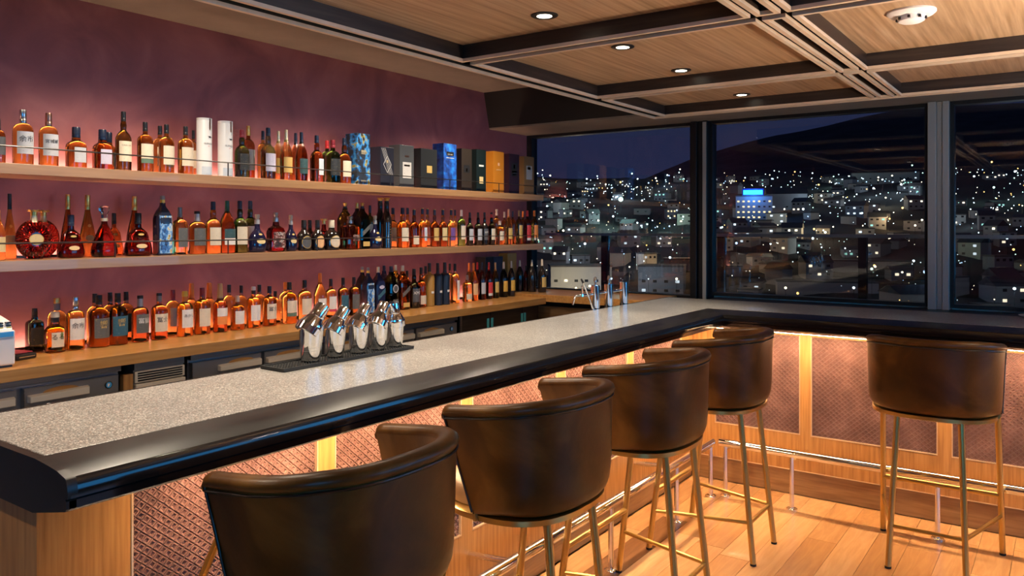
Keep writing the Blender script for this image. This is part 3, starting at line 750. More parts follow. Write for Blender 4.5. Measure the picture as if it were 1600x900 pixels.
def make_bottle(sh, X, Y, h, w, style, glass, cap, label, text, desc):
    z = {'T':ZS1,'M':ZS2,'C':ZCN,'W':1.06}[sh]
    prof, cz, cr, cr2, n, dep = ST[style]
    R = w/2*(.84 if n > 4 else (.93 if n > 2.3 else 1))
    kindname = {'disc':'cognac_decanter','hennxo':'cognac_decanter','paradis':'cognac_decanter','facet':'whisky_decanter','tallneck':'cognac_bottle','royal':'ceramic_flagon','flagon':'cognac_flagon','opaque':'gin_bottle'}.get(style,'whisky_bottle')
    t = empty(kindname, (X, Y, z + .0006), random.uniform(-.10,.05))
    seg = 20 if n <= 2.6 else 24
    body = prof
    if style == 'disc':
        disc_body(R, h).build('body', G['red_disc'], t, smooth=20)
        MB().lathe([(.24*R,.745*h),(.19*R,.785*h),(.18*R,.90*h)], 14).build('neck', CAPM['palegold'], t, smooth=40)
        MB().lathe([(.5*R,0),(.5*R,.012*h),(.3*R,.02*h)], 16, dep=.5).build('foot', G[glass], t)
    else:
        MB().lathe([(r*R, zf*h) for r, zf in body], seg, n=n, dep=dep).build('body', G[glass], t, smooth=32)
    c = CAPS[cap]
    if cap == 'crown':
        o = crown_mesh(.34*R, .13*h if style == 'disc' else .18*h).build('stopper', CAPM['gold'], t, smooth=40); o.location = (0,0,(.885 if style == 'disc' else .80)*h)
    elif cap == 'crystal':
        MB().lathe([(.24*R,.70*h),(.26*R,.73*h),(.24*R,.76*h)], 16).build('collar', CAPM['palegold'], t, smooth=40)
        MB().lathe([(.22*R,.76*h),(.24*R,.84*h),(.44*R,.92*h),(.40*R,.975*h),(.20*R,h)], 8, dep=.6).build('stopper', G['crystal'], t)
    elif cap in ('creamknob','goldknob','pewter','cork'):
        MB().lathe([(cr*R,cz*h),(cr*R*1.02,(cz+.03)*h),(cr*R*.95,(cz+(1-cz)*.45)*h)], 14).build('neck_band', CAPM[c[0]], t, smooth=40)
        b0 = cz+(1-cz)*.45
        MB().lathe([(cr2*R*.75,b0*h),(cr2*R*.8,(b0+.02)*h),(cr2*R*1.1,(b0+.05)*h),(cr2*R*1.15,.985*h),(cr2*R*.9,h)], 14).build('stopper', CAPM[c[-2] if len(c) == 3 else c[0]], t, smooth=40)
    else:
        # caps are knurled screw caps or foil capsules: slight flare, rounded shoulder
        r0, r1 = cr*R, cr2*R
        if cap == 'creamslim': r0, r1 = .30*R, .22*R
        if len(c) == 3:
            zs = cz + (1-cz)*c[2]; rm = r0 + (r1-r0)*c[2]
            MB().lathe([(r0*.97,cz*h),(r0,(cz+.01)*h),(rm,zs*h),(rm*.9,zs*h+.0003)], 14).build('capsule', CAPM[c[0]], t, smooth=40)
            MB().lathe([(rm*1.04,zs*h+.0004),(rm*1.06,(zs+.01)*h),(r1*1.05,.985*h),(r1*.95,h)], 14).build('cap', CAPM[c[1]], t, smooth=40)
        else:
            q = cz + (1-cz)*.30
            MB().lathe([(r0*.97,cz*h),(r0*1.01,(cz+.008)*h),(r0+(r1-r0)*.3,q*h),((r0+(r1-r0)*.3)*.95,(q+.004)*h),(r0+(r1-r0)*.34,(q+.008)*h),(r1,.985*h),(r1*.92,h)], 14).build('cap', CAPM[c[0]], t, smooth=40)
    if label == 'disc_cream':
        for nm, mm, q, xx in (('label_border','gold',.40,.420),('label','cream_gold',.35,.425)):
            mb = MB(); K = 24; mb.add([(xx*R, q*R*math.cos(2*PI*k/K), .40*h+q*.8*R*math.sin(2*PI*k/K)) for k in range(K)], [tuple(range(K))]); mb.build(nm, PAPER[mm], t)
    elif label: add_label(t, label, style, R, h, text)
    if style in ('tallneck','hennxo','royal') and label:
        oval(prof,R,h,n,dep,0,.30,{'tallneck':.50,'hennxo':.50,'royal':.47}[style],.025).build('emblem', PAPER['gold'], t)
    if style == 'capsule' and label: pass
    return t
BT = """T|-3.400|1.338|0.175|0.050|dome|amber_dark|black|slate||dark amber whisky bottle with black cap and slate label
T|-3.400|1.427|0.221|0.074|dome|amber|silver|greywhite|余市|domed amber whisky bottle with silver cap, brushed characters
T|-3.400|1.523|0.219|0.072|dome|amber|copper|greywhite|宮城峡|domed amber whisky bottle with copper cap and grey label
T|-3.400|1.632|0.173|0.082|squat|amber_dark|navy|greywhite||squat square-shouldered amber bottle with navy cap and grey label
T|-3.400|1.742|0.174|0.081|squat|red_amber|navy|lavender||squat reddish bottle with navy cap and lavender label
T|-3.500|1.821|0.177|0.071|squat|amber_dark|navy|lavender||squat amber bottle half hidden behind a lavender-labelled one
T|-3.400|1.834|0.262|0.066|bulb|dark_olive|black|cream|CAOL ILA|tall bulb-necked dark bottle with black cap and cream label
T|-3.400|1.934|0.227|0.068|std|amber_dark|black|cream_green||amber whisky bottle with cream label over green band
T|-3.500|2.063|0.231|0.061|std|amber|black|cream||amber whisky bottle with black cap tucked behind its twin
T|-3.400|2.036|0.227|0.067|std|amber|black|cream||amber whisky bottle with black cap and cream label
T|-3.400|2.132|0.228|0.070|std|amber|black|cream||amber whisky bottle standing left of the white tubes
T|-3.500|2.236|0.227|0.046|std|amber|black|cream||amber whisky bottle mostly hidden behind the first white tube
T|-3.400|2.441|0.244|0.073|bulb|green_dark|maroon|blackgold||dark green bulb-necked bottle with maroon capsule
T|-3.500|2.551|0.282|0.066|std|red_amber|gold|greywhite||red-brown bottle with gold cap behind a green one
T|-3.500|2.643|0.265|0.058|std|amber|navy|cream||amber bottle behind a dark bottle with pale label
T|-3.400|2.599|0.270|0.076|bulb|dark_olive|navy|lavender||dark bottle with navy cap and large pale lavender label
T|-3.500|2.742|0.274|0.060|sloped|amber|palegold|gold||slope-shouldered amber bottle with pale gold capsule, back row
T|-3.400|2.714|0.271|0.065|sloped|amber|palegold|gold||slope-shouldered amber bottle with gold label
T|-3.500|2.859|0.275|0.061|sloped|red_amber|navy|teal||red amber bottle with navy cap, back row
T|-3.400|2.816|0.268|0.067|sloped|red_amber|navy|teal||red amber bottle with navy cap and dark teal label
T|-3.400|2.922|0.261|0.075|bulb|red_amber|navy|bluewhite||bulb-necked reddish bottle with small pale blue label
T|-3.500|3.084|0.253|0.072|std|green_dark|red|blackgold||green bottle with red capsule, back row
T|-3.400|3.038|0.246|0.085|std|green_dark|maroon|blackgold||dark green bottle with red capsule and dark label
T|-3.400|3.124|0.265|0.079|bulb|amber_dark|navy|cream||dark bottle with cream label beside the boxes
M|-3.400|1.340|0.195|0.046|sloped|amber|gold|cream_gold||amber cognac bottle cut by the photo edge
M|-3.505|1.421|0.263|0.052|tallneck|amber|black|cream||tapered pale amber bottle with black stopper
M|-3.400|1.467|0.197|0.136|disc|red_deep|crown|disc_cream||round red ribbed cognac decanter with cream medallion
M|-3.505|1.550|0.198|0.124|disc|red_deep|crown|disc_cream||round red ribbed cognac decanter half behind its twin
M|-3.505|1.648|0.268|0.064|tallneck|red_amber|gold|oval_gold||tapered gold-capsuled cognac bottle behind a flared one
M|-3.400|1.611|0.179|0.109|hennxo|red_deep|navy|oval_gold||flared dark cognac decanter with navy cap and gold oval
M|-3.505|1.731|0.268|0.074|tallneck|amber_dark|gold|oval_gold||tapered cognac bottle with gold capsule and gold oval label
M|-3.400|1.750|0.219|0.113|paradis|red_deep|crystal|||clear-footed cognac carafe with crown-shaped glass stopper
M|-3.505|1.847|0.191|0.082|hennxo|red_amber|black|oval_gold||flared cognac decanter with black cap behind the crown-stoppered carafe
M|-3.505|1.942|0.269|0.079|tallneck|red_amber|gold|oval_gold||tapered cognac bottle with gold capsule, third of its kind
M|-3.400|1.901|0.191|0.124|hennxo|red_deep|black|oval_gold||flared red cognac decanter with black cap
M|-3.400|2.017|0.272|0.081|square|dark_blue|goldcap|paint||tall square bottle painted with blue and yellow clouds
M|-3.400|2.103|0.221|0.069|squaresh|amber|darkgrey|slate_gold||amber bottle with grey stopper and dark landscape label
M|-3.400|2.192|0.204|0.077|dome|amber_dark|grey_capsule|slate_gold||domed amber bottle with grey capsule and grey landscape label
M|-3.400|2.278|0.252|0.073|bulb|orange_amber|navy|cream||bulb-necked orange whisky bottle with navy cap, cream label
M|-3.400|2.356|0.258|0.077|sloped|red_amber|greencap|teal_white||slope-shouldered red bottle with green cap and teal-white label
M|-3.400|2.429|0.260|0.073|bulb|green_dark|navy|cream||stout green bottle with navy cap and cream label
M|-3.505|2.567|0.265|0.070|bulb|green_dark|navy|cream||stout green bottle behind the royal blue flagon
M|-3.400|2.532|0.194|0.100|royal|indigo|cork|oval_gold||deep blue ceramic flagon with pale cork and gold oval
M|-3.400|2.648|0.205|0.096|facet|red_deep|pewter|paint_dark||faceted dark decanter with pewter animal stopper
M|-3.505|2.828|0.195|0.081|royal|indigo|cork|||navy ceramic flagon in the back row
M|-3.400|2.747|0.190|0.069|royal|indigo|cork|oval_gold||navy ceramic flagon left of the oval-labelled black bottle
M|-3.400|2.833|0.166|0.081|flagon|brown_black|black|oval_dark||black flagon bottle with gold-rimmed dark oval label
M|-3.505|2.962|0.168|0.063|flagon|brown_black|black|||black flagon bottle in the back row
M|-3.400|2.927|0.167|0.076|flagon|brown_black|black|oval_peach||black flagon bottle with peach oval label
M|-3.505|3.064|0.183|0.107|royal|red_deep|crown|||round red decanter with small gold crown stopper
M|-3.400|3.028|0.168|0.098|flagon|brown_black|cream|oval_cream||black flagon bottle with cream capsule and cream oval label
M|-3.505|3.226|0.272|0.089|square|dark_olive|goldknob|||tall olive bottle with gold stopper, back row
M|-3.400|3.168|0.191|0.109|squaresh|red_amber|pewter|script||square crystal whisky bottle with pewter stopper
M|-3.505|3.323|0.274|0.076|square|brown_black|gold|||dark square bottle in the back row
M|-3.400|3.264|0.271|0.089|square|green_black|goldknob|slant_gold||square black-green bottle with gold stopper and slanted label
M|-3.505|3.429|0.261|0.054|std|green_dark|navy|cream||dark green bottle with navy cap, back row
M|-3.400|3.368|0.197|0.091|royal|indigo|cork|oval_gold||indigo flagon with cork, right of square bottle
M|-3.505|3.517|0.311|0.063|slim|brown_black|goldknob|||tall slender black bottle with gold knob, back one
M|-3.400|3.466|0.307|0.062|slim|brown_black|goldknob|beads||tall slender black bottle with gold knob and beaded front
M|-3.505|3.630|0.250|0.068|bulb|amber|navy|cream||amber bottle with navy cap behind the slender bottle
M|-3.400|3.606|0.248|0.075|bulb|orange_amber|navy|cream||orange amber bottle with navy cap, white label, small emblem
M|-3.505|3.765|0.252|0.057|bulb|orange_amber|navy|||orange amber bottle with navy cap, back row
M|-3.400|3.712|0.242|0.064|bulb|brown_dark|navygold|cream_low||dark brown bottle with low white label
M|-3.400|3.790|0.251|0.061|bulb|orange_amber|navygold|bluewhite||amber bottle with narrow pale blue label
M|-3.505|3.958|0.252|0.055|bulb|amber|navygold|||amber bottle with gold-topped navy cap, back row
M|-3.400|3.909|0.245|0.058|bulb|brown_dark|navygold|gold||dark bottle with golden yellow label
M|-3.400|3.992|0.247|0.059|bulb|brown_dark|navygold|cream_gold||dark bottle with cream and gold label
M|-3.400|4.078|0.248|0.056|bulb|yellow_amber|navygold|purple||yellow amber bottle with purple label
M|-3.505|4.246|0.248|0.049|bulb|yellow_amber|navy|||yellow amber bottle behind the purple-labelled one
M|-3.400|4.187|0.246|0.057|std|green|white|cream||green bottle with white screw cap and white label
M|-3.400|4.278|0.230|0.053|bulb|green_black|black|greywhite||black-green bottle with silver-grey label
M|-3.400|4.372|0.231|0.058|bulb|green_black|black|greywhite||black-green bottle with boxed pale label
M|-3.400|4.446|0.233|0.054|bulb|brown_black|black|lettered|XMD|black bottle with white block lettering
M|-3.400|4.529|0.234|0.055|bulb|green_black|redband|cream||black-green bottle with red neck band
M|-3.505|4.733|0.262|0.057|std|amber|creamknob|||amber bottle with tall cream knob stopper
M|-3.400|4.630|0.175|0.061|std|amber|cream|cream||small amber bottle with cream stopper, shortest on the shelf
M|-3.505|4.831|0.244|0.048|std|amber_dark|cream|||amber bottle with cream cap, back row
M|-3.400|4.742|0.261|0.057|sloped|amber|peach|gold||slope-shouldered amber bottle with peach capsule
M|-3.505|4.940|0.251|0.049|std|amber_dark|navy|||amber bottle with navy cap, back row near shelf end
M|-3.400|4.875|0.254|0.053|std|amber_dark|bronze|gold||amber bottle with bronze cap and gold label
M|-3.505|5.078|0.253|0.050|std|amber|orange|||amber bottle with orange cap, back row
M|-3.400|4.986|0.255|0.059|std|red_deep|red|red||dark red bottle with red cap and red label
M|-3.400|5.083|0.257|0.060|std|amber_dark|orange|orange||amber bottle with orange cap and orange label
C|-3.485|1.507|0.175|0.070|squaresh|green_black|black|slate_gold||black square bottle with grey label and yellow emblem
C|-3.385|1.541|0.165|0.079|squat|olive_amber|creamstop|cream|るる|squat olive amber bottle with cream stopper
C|-3.485|1.594|0.211|0.070|dome|amber|brass_grey|||domed amber bottle with brass and grey capsule
C|-3.385|1.622|0.219|0.070|dome|amber|silver|white|余市|domed amber bottle with silver capsule and black brushed characters
C|-3.485|1.752|0.219|0.064|std|amber|black|||amber bottle with black cap behind gold-lettered one
C|-3.385|1.720|0.220|0.080|std|amber_dark|black|slate_gold|響|broad amber bottle with grey label and gold character
C|-3.485|1.819|0.220|0.063|std|amber_dark|black|slate||amber bottle with black cap, back row
C|-3.385|1.801|0.223|0.080|std|amber_dark|black|tealblue|響|broad amber bottle with teal-blue label
C|-3.485|1.892|0.218|0.065|std|amber_dark|black|tealblue||amber bottle with black cap right of teal-blue label
C|-3.385|1.902|0.205|0.072|dome|red_amber|grey_capsule|slate_gold|富嶽|domed red-amber bottle with grey capsule and white characters
C|-3.385|1.992|0.210|0.072|std|red_amber|dark_capsule|cream|富士|red-amber bottle with dark capsule and cream label
C|-3.485|2.119|0.212|0.064|dome|amber|maroon|white||domed pale amber bottle with maroon cap
C|-3.385|2.119|0.210|0.072|dome|amber|yellow|white|あかし|domed amber bottle with yellow and orange cap
C|-3.485|2.216|0.237|0.063|capsule|amber|orange|||amber bottle with tall orange capsule, back row
C|-3.385|2.209|0.220|0.074|std|amber_dark|maroon|cream||amber bottle with maroon neck band and cream label
C|-3.485|2.313|0.234|0.065|capsule|amber|orange|||amber bottle with tall orange capsule behind cream label
C|-3.385|2.306|0.235|0.067|capsule|red_amber|tan|orange_low||red-amber bottle with tan capsule and cream-orange label
C|-3.485|2.426|0.218|0.061|std|amber|black|||amber bottle with black cap, back row by short bottle
C|-3.385|2.404|0.169|0.066|std|amber_dark|cream|white||short amber bottle with cream stopper and square white label
C|-3.485|2.498|0.210|0.056|std|amber|black|||amber bottle with black cap behind the short bottle
C|-3.385|2.498|0.208|0.068|std|orange_amber|blackwhite|white||orange amber bottle with banded black cap and white label
C|-3.485|2.608|0.207|0.064|std|amber|black|||amber bottle with tall black cap, back row
C|-3.385|2.596|0.205|0.070|std|amber_dark|navy_capsule|cream|富士|amber bottle with navy capsule and cream label
C|-3.485|2.710|0.167|0.059|std|amber|navy|||amber bottle half hidden behind navy capsule bottle
C|-3.485|2.777|0.211|0.067|std|amber|orange|||amber bottle with orange cap, back row
C|-3.385|2.723|0.218|0.078|std|amber|black|cream_green||amber bottle with white label over green band
C|-3.385|2.825|0.223|0.074|std|amber|black|cream||amber bottle with black cap and cream stamped label
C|-3.385|2.932|0.256|0.069|sloped|amber|orange|orange_low||slope-shouldered amber bottle with bright orange capsule
C|-3.385|3.010|0.220|0.063|std|amber|black|white_red||amber bottle with white label and crimson band
C|-3.385|3.101|0.222|0.064|std|amber_dark|black|tealblue||dark amber bottle with teal label behind the shakers
C|-3.385|3.184|0.221|0.065|std|amber_dark|black|slate_gold||dark amber bottle with grey-gold label
C|-3.485|3.346|0.271|0.076|square|brown_black|goldcap|slant_gold||square black bottle with gold cap and orange stripe
C|-3.385|3.296|0.272|0.071|square|dark_blue|goldcap|paint||square bottle painted sky blue with yellow cloud
C|-3.385|3.380|0.272|0.083|square|blue_black|palegold|slant_blue||square navy bottle with silver crest and gold lines
C|-3.485|3.530|0.271|0.079|square|blue_black|navy|||square navy bottle in the back row
C|-3.385|3.489|0.272|0.093|square|green_black|navy|crest||square black-green bottle with silver shield crest
C|-3.485|3.632|0.271|0.080|square|yellow_green|palegold|||yellow-green bottle with pale gold cap
C|-3.385|3.590|0.272|0.090|square|brown_dark|palegold|slant_gold||square brown bottle with slanted gold-grey label
C|-3.485|3.738|0.230|0.057|std|green_black|black|||small black-green bottle in the back row
C|-3.385|3.695|0.247|0.072|bulb|green_black|black|lettered|XMD|black bottle with white block lettering on the counter
C|-3.385|3.761|0.253|0.065|bulb|brown_dark|black|cream_low||brown bottle with low cream label
C|-3.485|3.916|0.252|0.059|std|brown_dark|black|||brown bottle behind the ochre one
C|-3.385|3.841|0.278|0.066|opaque|ochre|black|tag||matte ochre bottle with black cap and small white tag
C|-3.385|3.923|0.275|0.063|opaque|ink|black|tag||matte blue-black bottle next to the ochre one
C|-3.385|3.994|0.277|0.068|opaque|ink|black|tag||matte blue-black bottle left of white-labelled amber bottle
C|-3.485|4.166|0.259|0.053|std|yellow_amber|black|||yellow amber bottle with black cap, back row
C|-3.385|4.100|0.264|0.064|std|yellow_amber|black|white_tall||yellow amber bottle with tall white label
C|-3.385|4.231|0.180|0.066|std|yellow_amber|greycap|cream_low||small amber bottle with grey cap and cream label
C|-3.485|4.378|0.256|0.054|sloped|amber|orange|||amber bottle with orange capsule, back row
C|-3.385|4.302|0.261|0.062|sloped|amber|orange|peach||amber bottle with orange capsule and peach label
C|-3.485|4.474|0.257|0.051|sloped|red_deep|red|||dark red bottle with red capsule, back row
C|-3.385|4.397|0.262|0.054|sloped|red_deep|navy|greywhite||dark red bottle with grey pictorial label
C|-3.385|4.479|0.259|0.055|sloped|red_deep|red|red||dark red bottle with red capsule, red label
C|-3.385|4.555|0.256|0.055|sloped|orange_amber|tan|gold||orange bottle with tan capsule and gold label
C|-3.385|4.657|0.257|0.061|sloped|green_black|creamslim|ochre||black-green bottle with cream slim neck and ochre label
C|-3.385|4.754|0.259|0.057|sloped|brown_black|creamslim|ochre||black bottle with cream neck and ochre label
W|-3.453|4.960|0.235|0.064|sloped|brown_black|creamslim|||dark bottle with cream neck on window ledge, leftmost
W|-3.394|4.960|0.197|0.044|sloped|red_deep|black|||small dark red bottle on window ledge
W|-3.341|4.960|0.242|0.063|sloped|brown_black|creamslim|||dark bottle with cream neck on window ledge, middle
W|-3.248|4.960|0.249|0.063|sloped|brown_black|creamslim|gold||dark bottle with cream neck and gold label on window ledge"""
ordn = {}
sufx = lambda k: '%d%s' % (k, 'th' if 10 <= k % 100 <= 20 else {1:'st',2:'nd',3:'rd'}.get(k % 10,'th'))
PLACE = {'T':'on top shelf','M':'on middle shelf','C':'on counter','W':'on window ledge'}
GRP = {'T':'bottles on the top shelf','M':'bottles on the middle shelf','C':'bottles on the back counter','W':'bottles on the window ledge'}
for ln in BT.strip().split('\n'):
    sh, X, Y, h, w, style, glass, cap, label, text, desc = ln.split('|')
    ordn[sh] = ordn.get(sh, 0) + 1
    b = make_bottle(sh, float(X), float(Y), float(h), float(w), style, glass, cap, label, text, desc)
    lab = desc if sh == 'W' else desc + ', ' + sufx(ordn[sh]) + ' from left ' + PLACE[sh]
    tag(b, lab, 'decanter' if 'decanter' in desc or 'carafe' in desc else ('flagon' if 'flagon' in desc and 'bottle' not in desc else 'bottle'), GRP[sh])

# gift tubes and boxes on the top shelf
M['tube_white'] = mat('white_card', (.72,.71,.70), .4)
def flat_text(txt, size, m, parent, x, y, z): texts.append((txt, size, m, parent, ('flat', x, y, z)))
for k, (Y, lab) in enumerate(((2.223,'white cardboard whisky tube with animal emblem, the taller left one'),(2.338,'white cardboard whisky tube with animal emblem, right one beside green bottle'))):
    t = tag(empty('gift_tube', (-3.39,Y,ZS1)), lab, 'tube', 'white gift tubes')
    hh = .276 if k == 0 else .274; r = .0352
    pr = [(1,0),(1,1)]
    MB().lathe([(r,0),(r,hh-.012),(r*.985,hh-.011),(r*.985,hh-.010),(r,hh-.009),(r,hh)], 28).build('tube_body', M['tube_white'], t, smooth=40)
    patch(pr,r,hh,2,1,.10,.34,.80,.99,4,2).build('ribbon', CAPM['copper'], t)
    lb = patch(pr,r,hh,2,1,-.9,.9,.02,.16,12,2,.0005).build('foot_band', PAPER['bluewhite'], t)
    em = MB()   # small running animal: body, head, legs
    def q(u, v): return onskin(pr,r,hh,2,1,u/r,v,.0011)
    for pts in ([(.0,.665),(.010,.660),(.016,.672),(.010,.685),(.002,.682)],[(.014,.675),(.021,.668),(.020,.680)],[(.002,.666),(.0045,.666),(.003,.640)],[(.010,.662),(.0125,.662),(.013,.640)],[(-.005,.690),(.002,.672),(.002,.682)]):
        em.add([q(a,b) for a,b in pts], [tuple(range(len(pts)))])
    em.build('emblem', INK['black'], t)
    texts.append(('GLENGLE', .0105, INK['black'], t, (pr,r,hh,2,1,.555)))
    texts.append(('18', .0075, CAPM['red'], t, (pr,r,hh,2,1,.51)))
def gift_box(x1, y0, y1, h, dep, m, lab, z=ZS1, deco=None, grp='gift boxes on the top shelf'):
    t = tag(empty('gift_box', (x1, (y0+y1)/2, z)), lab, 'box', grp); w = (y1-y0)/2
    MB().box(-dep,0,-w,w,0,h).build('carton', m, t, bevel=.0012)
    MB().box(-dep+.002,-.002,-w+.002,w-.002,h,h+.0012).build('lid_flap', m, t)
    for d in deco or []:
        k, mm, a, b, c_, e_ = d      # rectangle in width / height fractions
        if k == 'r': MB().box(0,.0008,a*w,b*w,c_*h,e_*h).build('panel', mm, t)
        elif k == 'dia':
            hw, hh, zc = a*w, b*h, c_*h; mb = MB()
            P4 = [(hw,0),(0,hh),(-hw,0),(0,-hh)]
            mb.add([(.0012,p,zc+q_) for p,q_ in P4] + [(.0012,p*.90,zc+q_*.90) for p,q_ in P4], [(i,(i+1)%4,4+(i+1)%4,4+i) for i in range(4)]); mb.build('diamond', mm, t)
        elif k == 'st':
            mb = MB()
            for i in range(5):
                o_ = -.9*w + i*.14*w; mb.add([(.001,o_,.97*h),(.001,o_+.03*w,.97*h),(.001,o_+1.2*w,.30*h),(.001,o_+1.17*w,.30*h)], [(0,1,2,3)])
            mb.build('stripe_print', mm, t)
        elif k == 'txt': texts.append((a, b*h, mm, t, ('flat', .0016, c_*w, e_*h)))
    return t
def bm(n, c, r=.35): M[n] = mat(n, c, r); return M[n]
M['card_paint'] = print_mat('painted_carton', (0,0,0), sc=(1,2.2,4.5), stops=[(.36,(.012,.018,.03)),(.46,(.02,.03,.05)),(.50,(.02,.14,.42)),(.58,(.05,.30,.62)),(.64,(.45,.34,.05)),(.72,(.015,.02,.035))])
W_, Gd = INK['white'], INK['gold']
XB = -3.345
gift_box(XB,3.170,3.275,.296,.095,M['card_paint'],'tall carton painted with blue waves and gold clouds beside the bottles',deco=[('r',CAPM['palegold'],-.35,.35,.60,.68),('txt',INK['black'],'BLUE LABEL',.030,0,.625),('r',CAPM['palegold'],-.4,.4,.06,.09)])
gift_box(XB,3.360,3.472,.234,.095,bm('card_indigo',(.022,.023,.036)),'dark indigo carton with silver diamond and diagonal stripes',deco=[('st',INK['white'],0,0,0,0),('dia',INK['white'],.62,.22,.56,0),('r',INK['gold'],-.12,.12,.60,.67)])
gift_box(XB,3.524,3.650,.260,.095,bm('card_grey',(.085,.088,.092)),'mid grey carton with white label panel',deco=[('r',PAPER['white'],-.6,.62,.22,.60),('r',INK['black'],-.4,.4,.50,.54),('r',CAPM['copper'],-.3,.3,.72,.76)])
gift_box(XB,3.715,3.870,.253,.095,bm('card_charcoal',(.024,.026,.028)),'wide charcoal carton with small gold square',deco=[('r',PAPER['gold'],-.28,.36,.40,.58)])
gift_box(XB,3.935,4.068,.304,.095,print_mat('card_blue', (0,0,0), sc=(1,2.2,4.5), stops=[(.35,(.005,.03,.16)),(.5,(.008,.08,.42)),(.62,(.01,.16,.62)),(.75,(.02,.25,.75))]),'tall glossy blue carton, brightest of the row',deco=[('r',INK['black'],-.55,.55,.74,.83),('txt',W_,'BLUE LABEL',.033,0,.77),('r',INK['white'],-.6,.6,.69,.70)])
gift_box(XB,4.122,4.232,.285,.095,bm('card_brown',(.030,.022,.017)),'dark brown carton with small black emblem panel',deco=[('r',INK['black'],-.6,.6,.44,.62),('r',INK['gold'],-.15,.12,.46,.54)])
gift_box(XB,4.285,4.392,.293,.095,bm('card_green',(.009,.016,.016)),'black-green carton with gold square at the foot',deco=[('r',INK['white'],-.5,.5,.60,.64),('r',PAPER['cream_gold'],-.4,.4,.20,.36)])
gift_box(XB,4.478,4.605,.295,.095,bm('card_orange',(.52,.185,.016)),'bright orange carton between two dark cartons',deco=[('r',CAPM['peach'],-.16,.16,.66,.73),('r',CAPM['tan'],-.45,.45,.55,.57)])
gift_box(XB,4.672,4.798,.292,.095,bm('card_purple',(.026,.010,.018)),'dark purple carton with white crest panel',deco=[('r',INK['black'],-.6,.6,.44,.78),('r',INK['white'],-.16,.16,.64,.73),('r',INK['white'],-.5,.5,.54,.58),('r',INK['white'],-.4,.4,.47,.50)])
gift_box(XB,4.862,4.995,.287,.095,bm('card_tan',(.20,.105,.04)),'tan carton with silver panel at the shelf end',deco=[('r',CAPM['lgrey'],-.55,.6,.40,.76),('r',INK['white'],-.3,.3,.66,.73)])
for (y0, y1, h, c_, lab) in ((4.56,4.655,.29,(.012,.012,.014),'black carton behind bottles at the counter end'),(4.665,4.775,.29,(.02,.028,.06),'navy carton behind bottles at the counter end')):
    gift_box(-3.478,y0,y1,h,.09,bm('carton_%d' % int(y0*100),c_),lab,z=ZCN,grp='cartons behind the counter bottles')
gift_box(-3.50,4.865,4.985,.29,.08,bm('carton_ochre',(.42,.24,.055)),'ochre carton standing on the window ledge by the wall',z=1.06,grp='cartons behind the counter bottles')

# lettering: make all glyph meshes in one go, then bend them onto their labels
tmp = []
for (txt, size, m, parent, how) in texts:
    cu = bpy.data.curves.new('lettering', 'FONT'); cu.body = txt; cu.size = size; cu.align_x = 'CENTER'; cu.align_y = 'CENTER'; cu.resolution_u = 2
    o = bpy.data.objects.new('lettering_source', cu); COL.objects.link(o); tmp.append(o)
bpy.context.view_layer.update()
dg = bpy.context.evaluated_depsgraph_get()
for o, (txt, size, m, parent, how) in zip(tmp, texts):
    me = bpy.data.meshes.new_from_object(o.evaluated_get(dg)); me.name = 'lettering'; me.materials.clear(); me.materials.append(m)
    if how[0] == 'flat':
        for v in me.vertices: v.co = (how[1], how[2] + v.co.x, how[3] + v.co.y)
    else:
        prof, R, h, n, dep, zc = how
        for v in me.vertices:
            v.co = onskin(prof, R, h, n, dep, v.co.x / R, zc + v.co.y / h, .0016)
    lo = bpy.data.objects.new('lettering', me); COL.objects.link(lo); lo.parent = parent
for o in tmp:
    cu = o.data; bpy.data.objects.remove(o, do_unlink=True); bpy.data.curves.remove(cu)
# ------------------------------------------------------------------ things on the bar
mat_t = tag(empty('bar_mat', (-2.178, 1.995, ZB)), 'black rubber bar mat under the cocktail shakers', 'bar mat')
MB().box(-.062,.062,-.315,.315,.0005,.007).build('mat_base', M['rubber'], mat_t, bevel=.002)
rb = MB().box(-.062,-.056,-.315,.315,.007,.012).box(.056,.062,-.315,.315,.007,.012).box(-.056,.056,-.315,-.309,.007,.012).box(-.056,.056,.309,.315,.007,.012)
rb.build('mat_border', M['rubber'], mat_t)
nb = MB()
for i in range(50):
    for j in range(8):
        nb.lathe([(.0036,.007),(.0028,.0105)], 5, -.048+j*.0137, -.298+i*.0122, 0, cap0=False)
tag(nb.build('mat_nubs', M['rubber'], mat_t), kind='stuff')
def build_shaker():
    t = empty('cocktail_shaker')
    MB().lathe([(.026,0),(.030,.002),(.0325,.012),(.0395,.100),(.040,.112),(.039,.116)], 32).build('tin', M['chrome'], t, smooth=22)
    for z in (.034,.039,.044):
        r_ = .0325 + (z-.012)*.0795
        MB().lathe([(r_-.001,z-.0008),(r_+.0006,z),(r_-.001,z+.0008)], 28).build('ring_line', M['dark_steel'], t, smooth=40)
    # strainer shoulder and cap sit at a tilt on the tin
    up = MB().lathe([(.0405,-.028),(.0425,-.026),(.0425,-.004),(.0405,.0),(.0265,.028),(.0235,.032),(.0225,.036)], 32).build('strainer_top', M['chrome'], t, smooth=22)
    up.location = (0,0,.112); up.rotation_euler = (-.62,0,0)
    cp = MB().lathe([(.0245,.0),(.0252,.0015),(.0252,.006),(.0240,.008),(.0228,.044),(.0220,.046)], 28).build('cap', M['chrome'], up, smooth=22); cp.location = (0,0,.031)
    return t
shk = build_shaker()
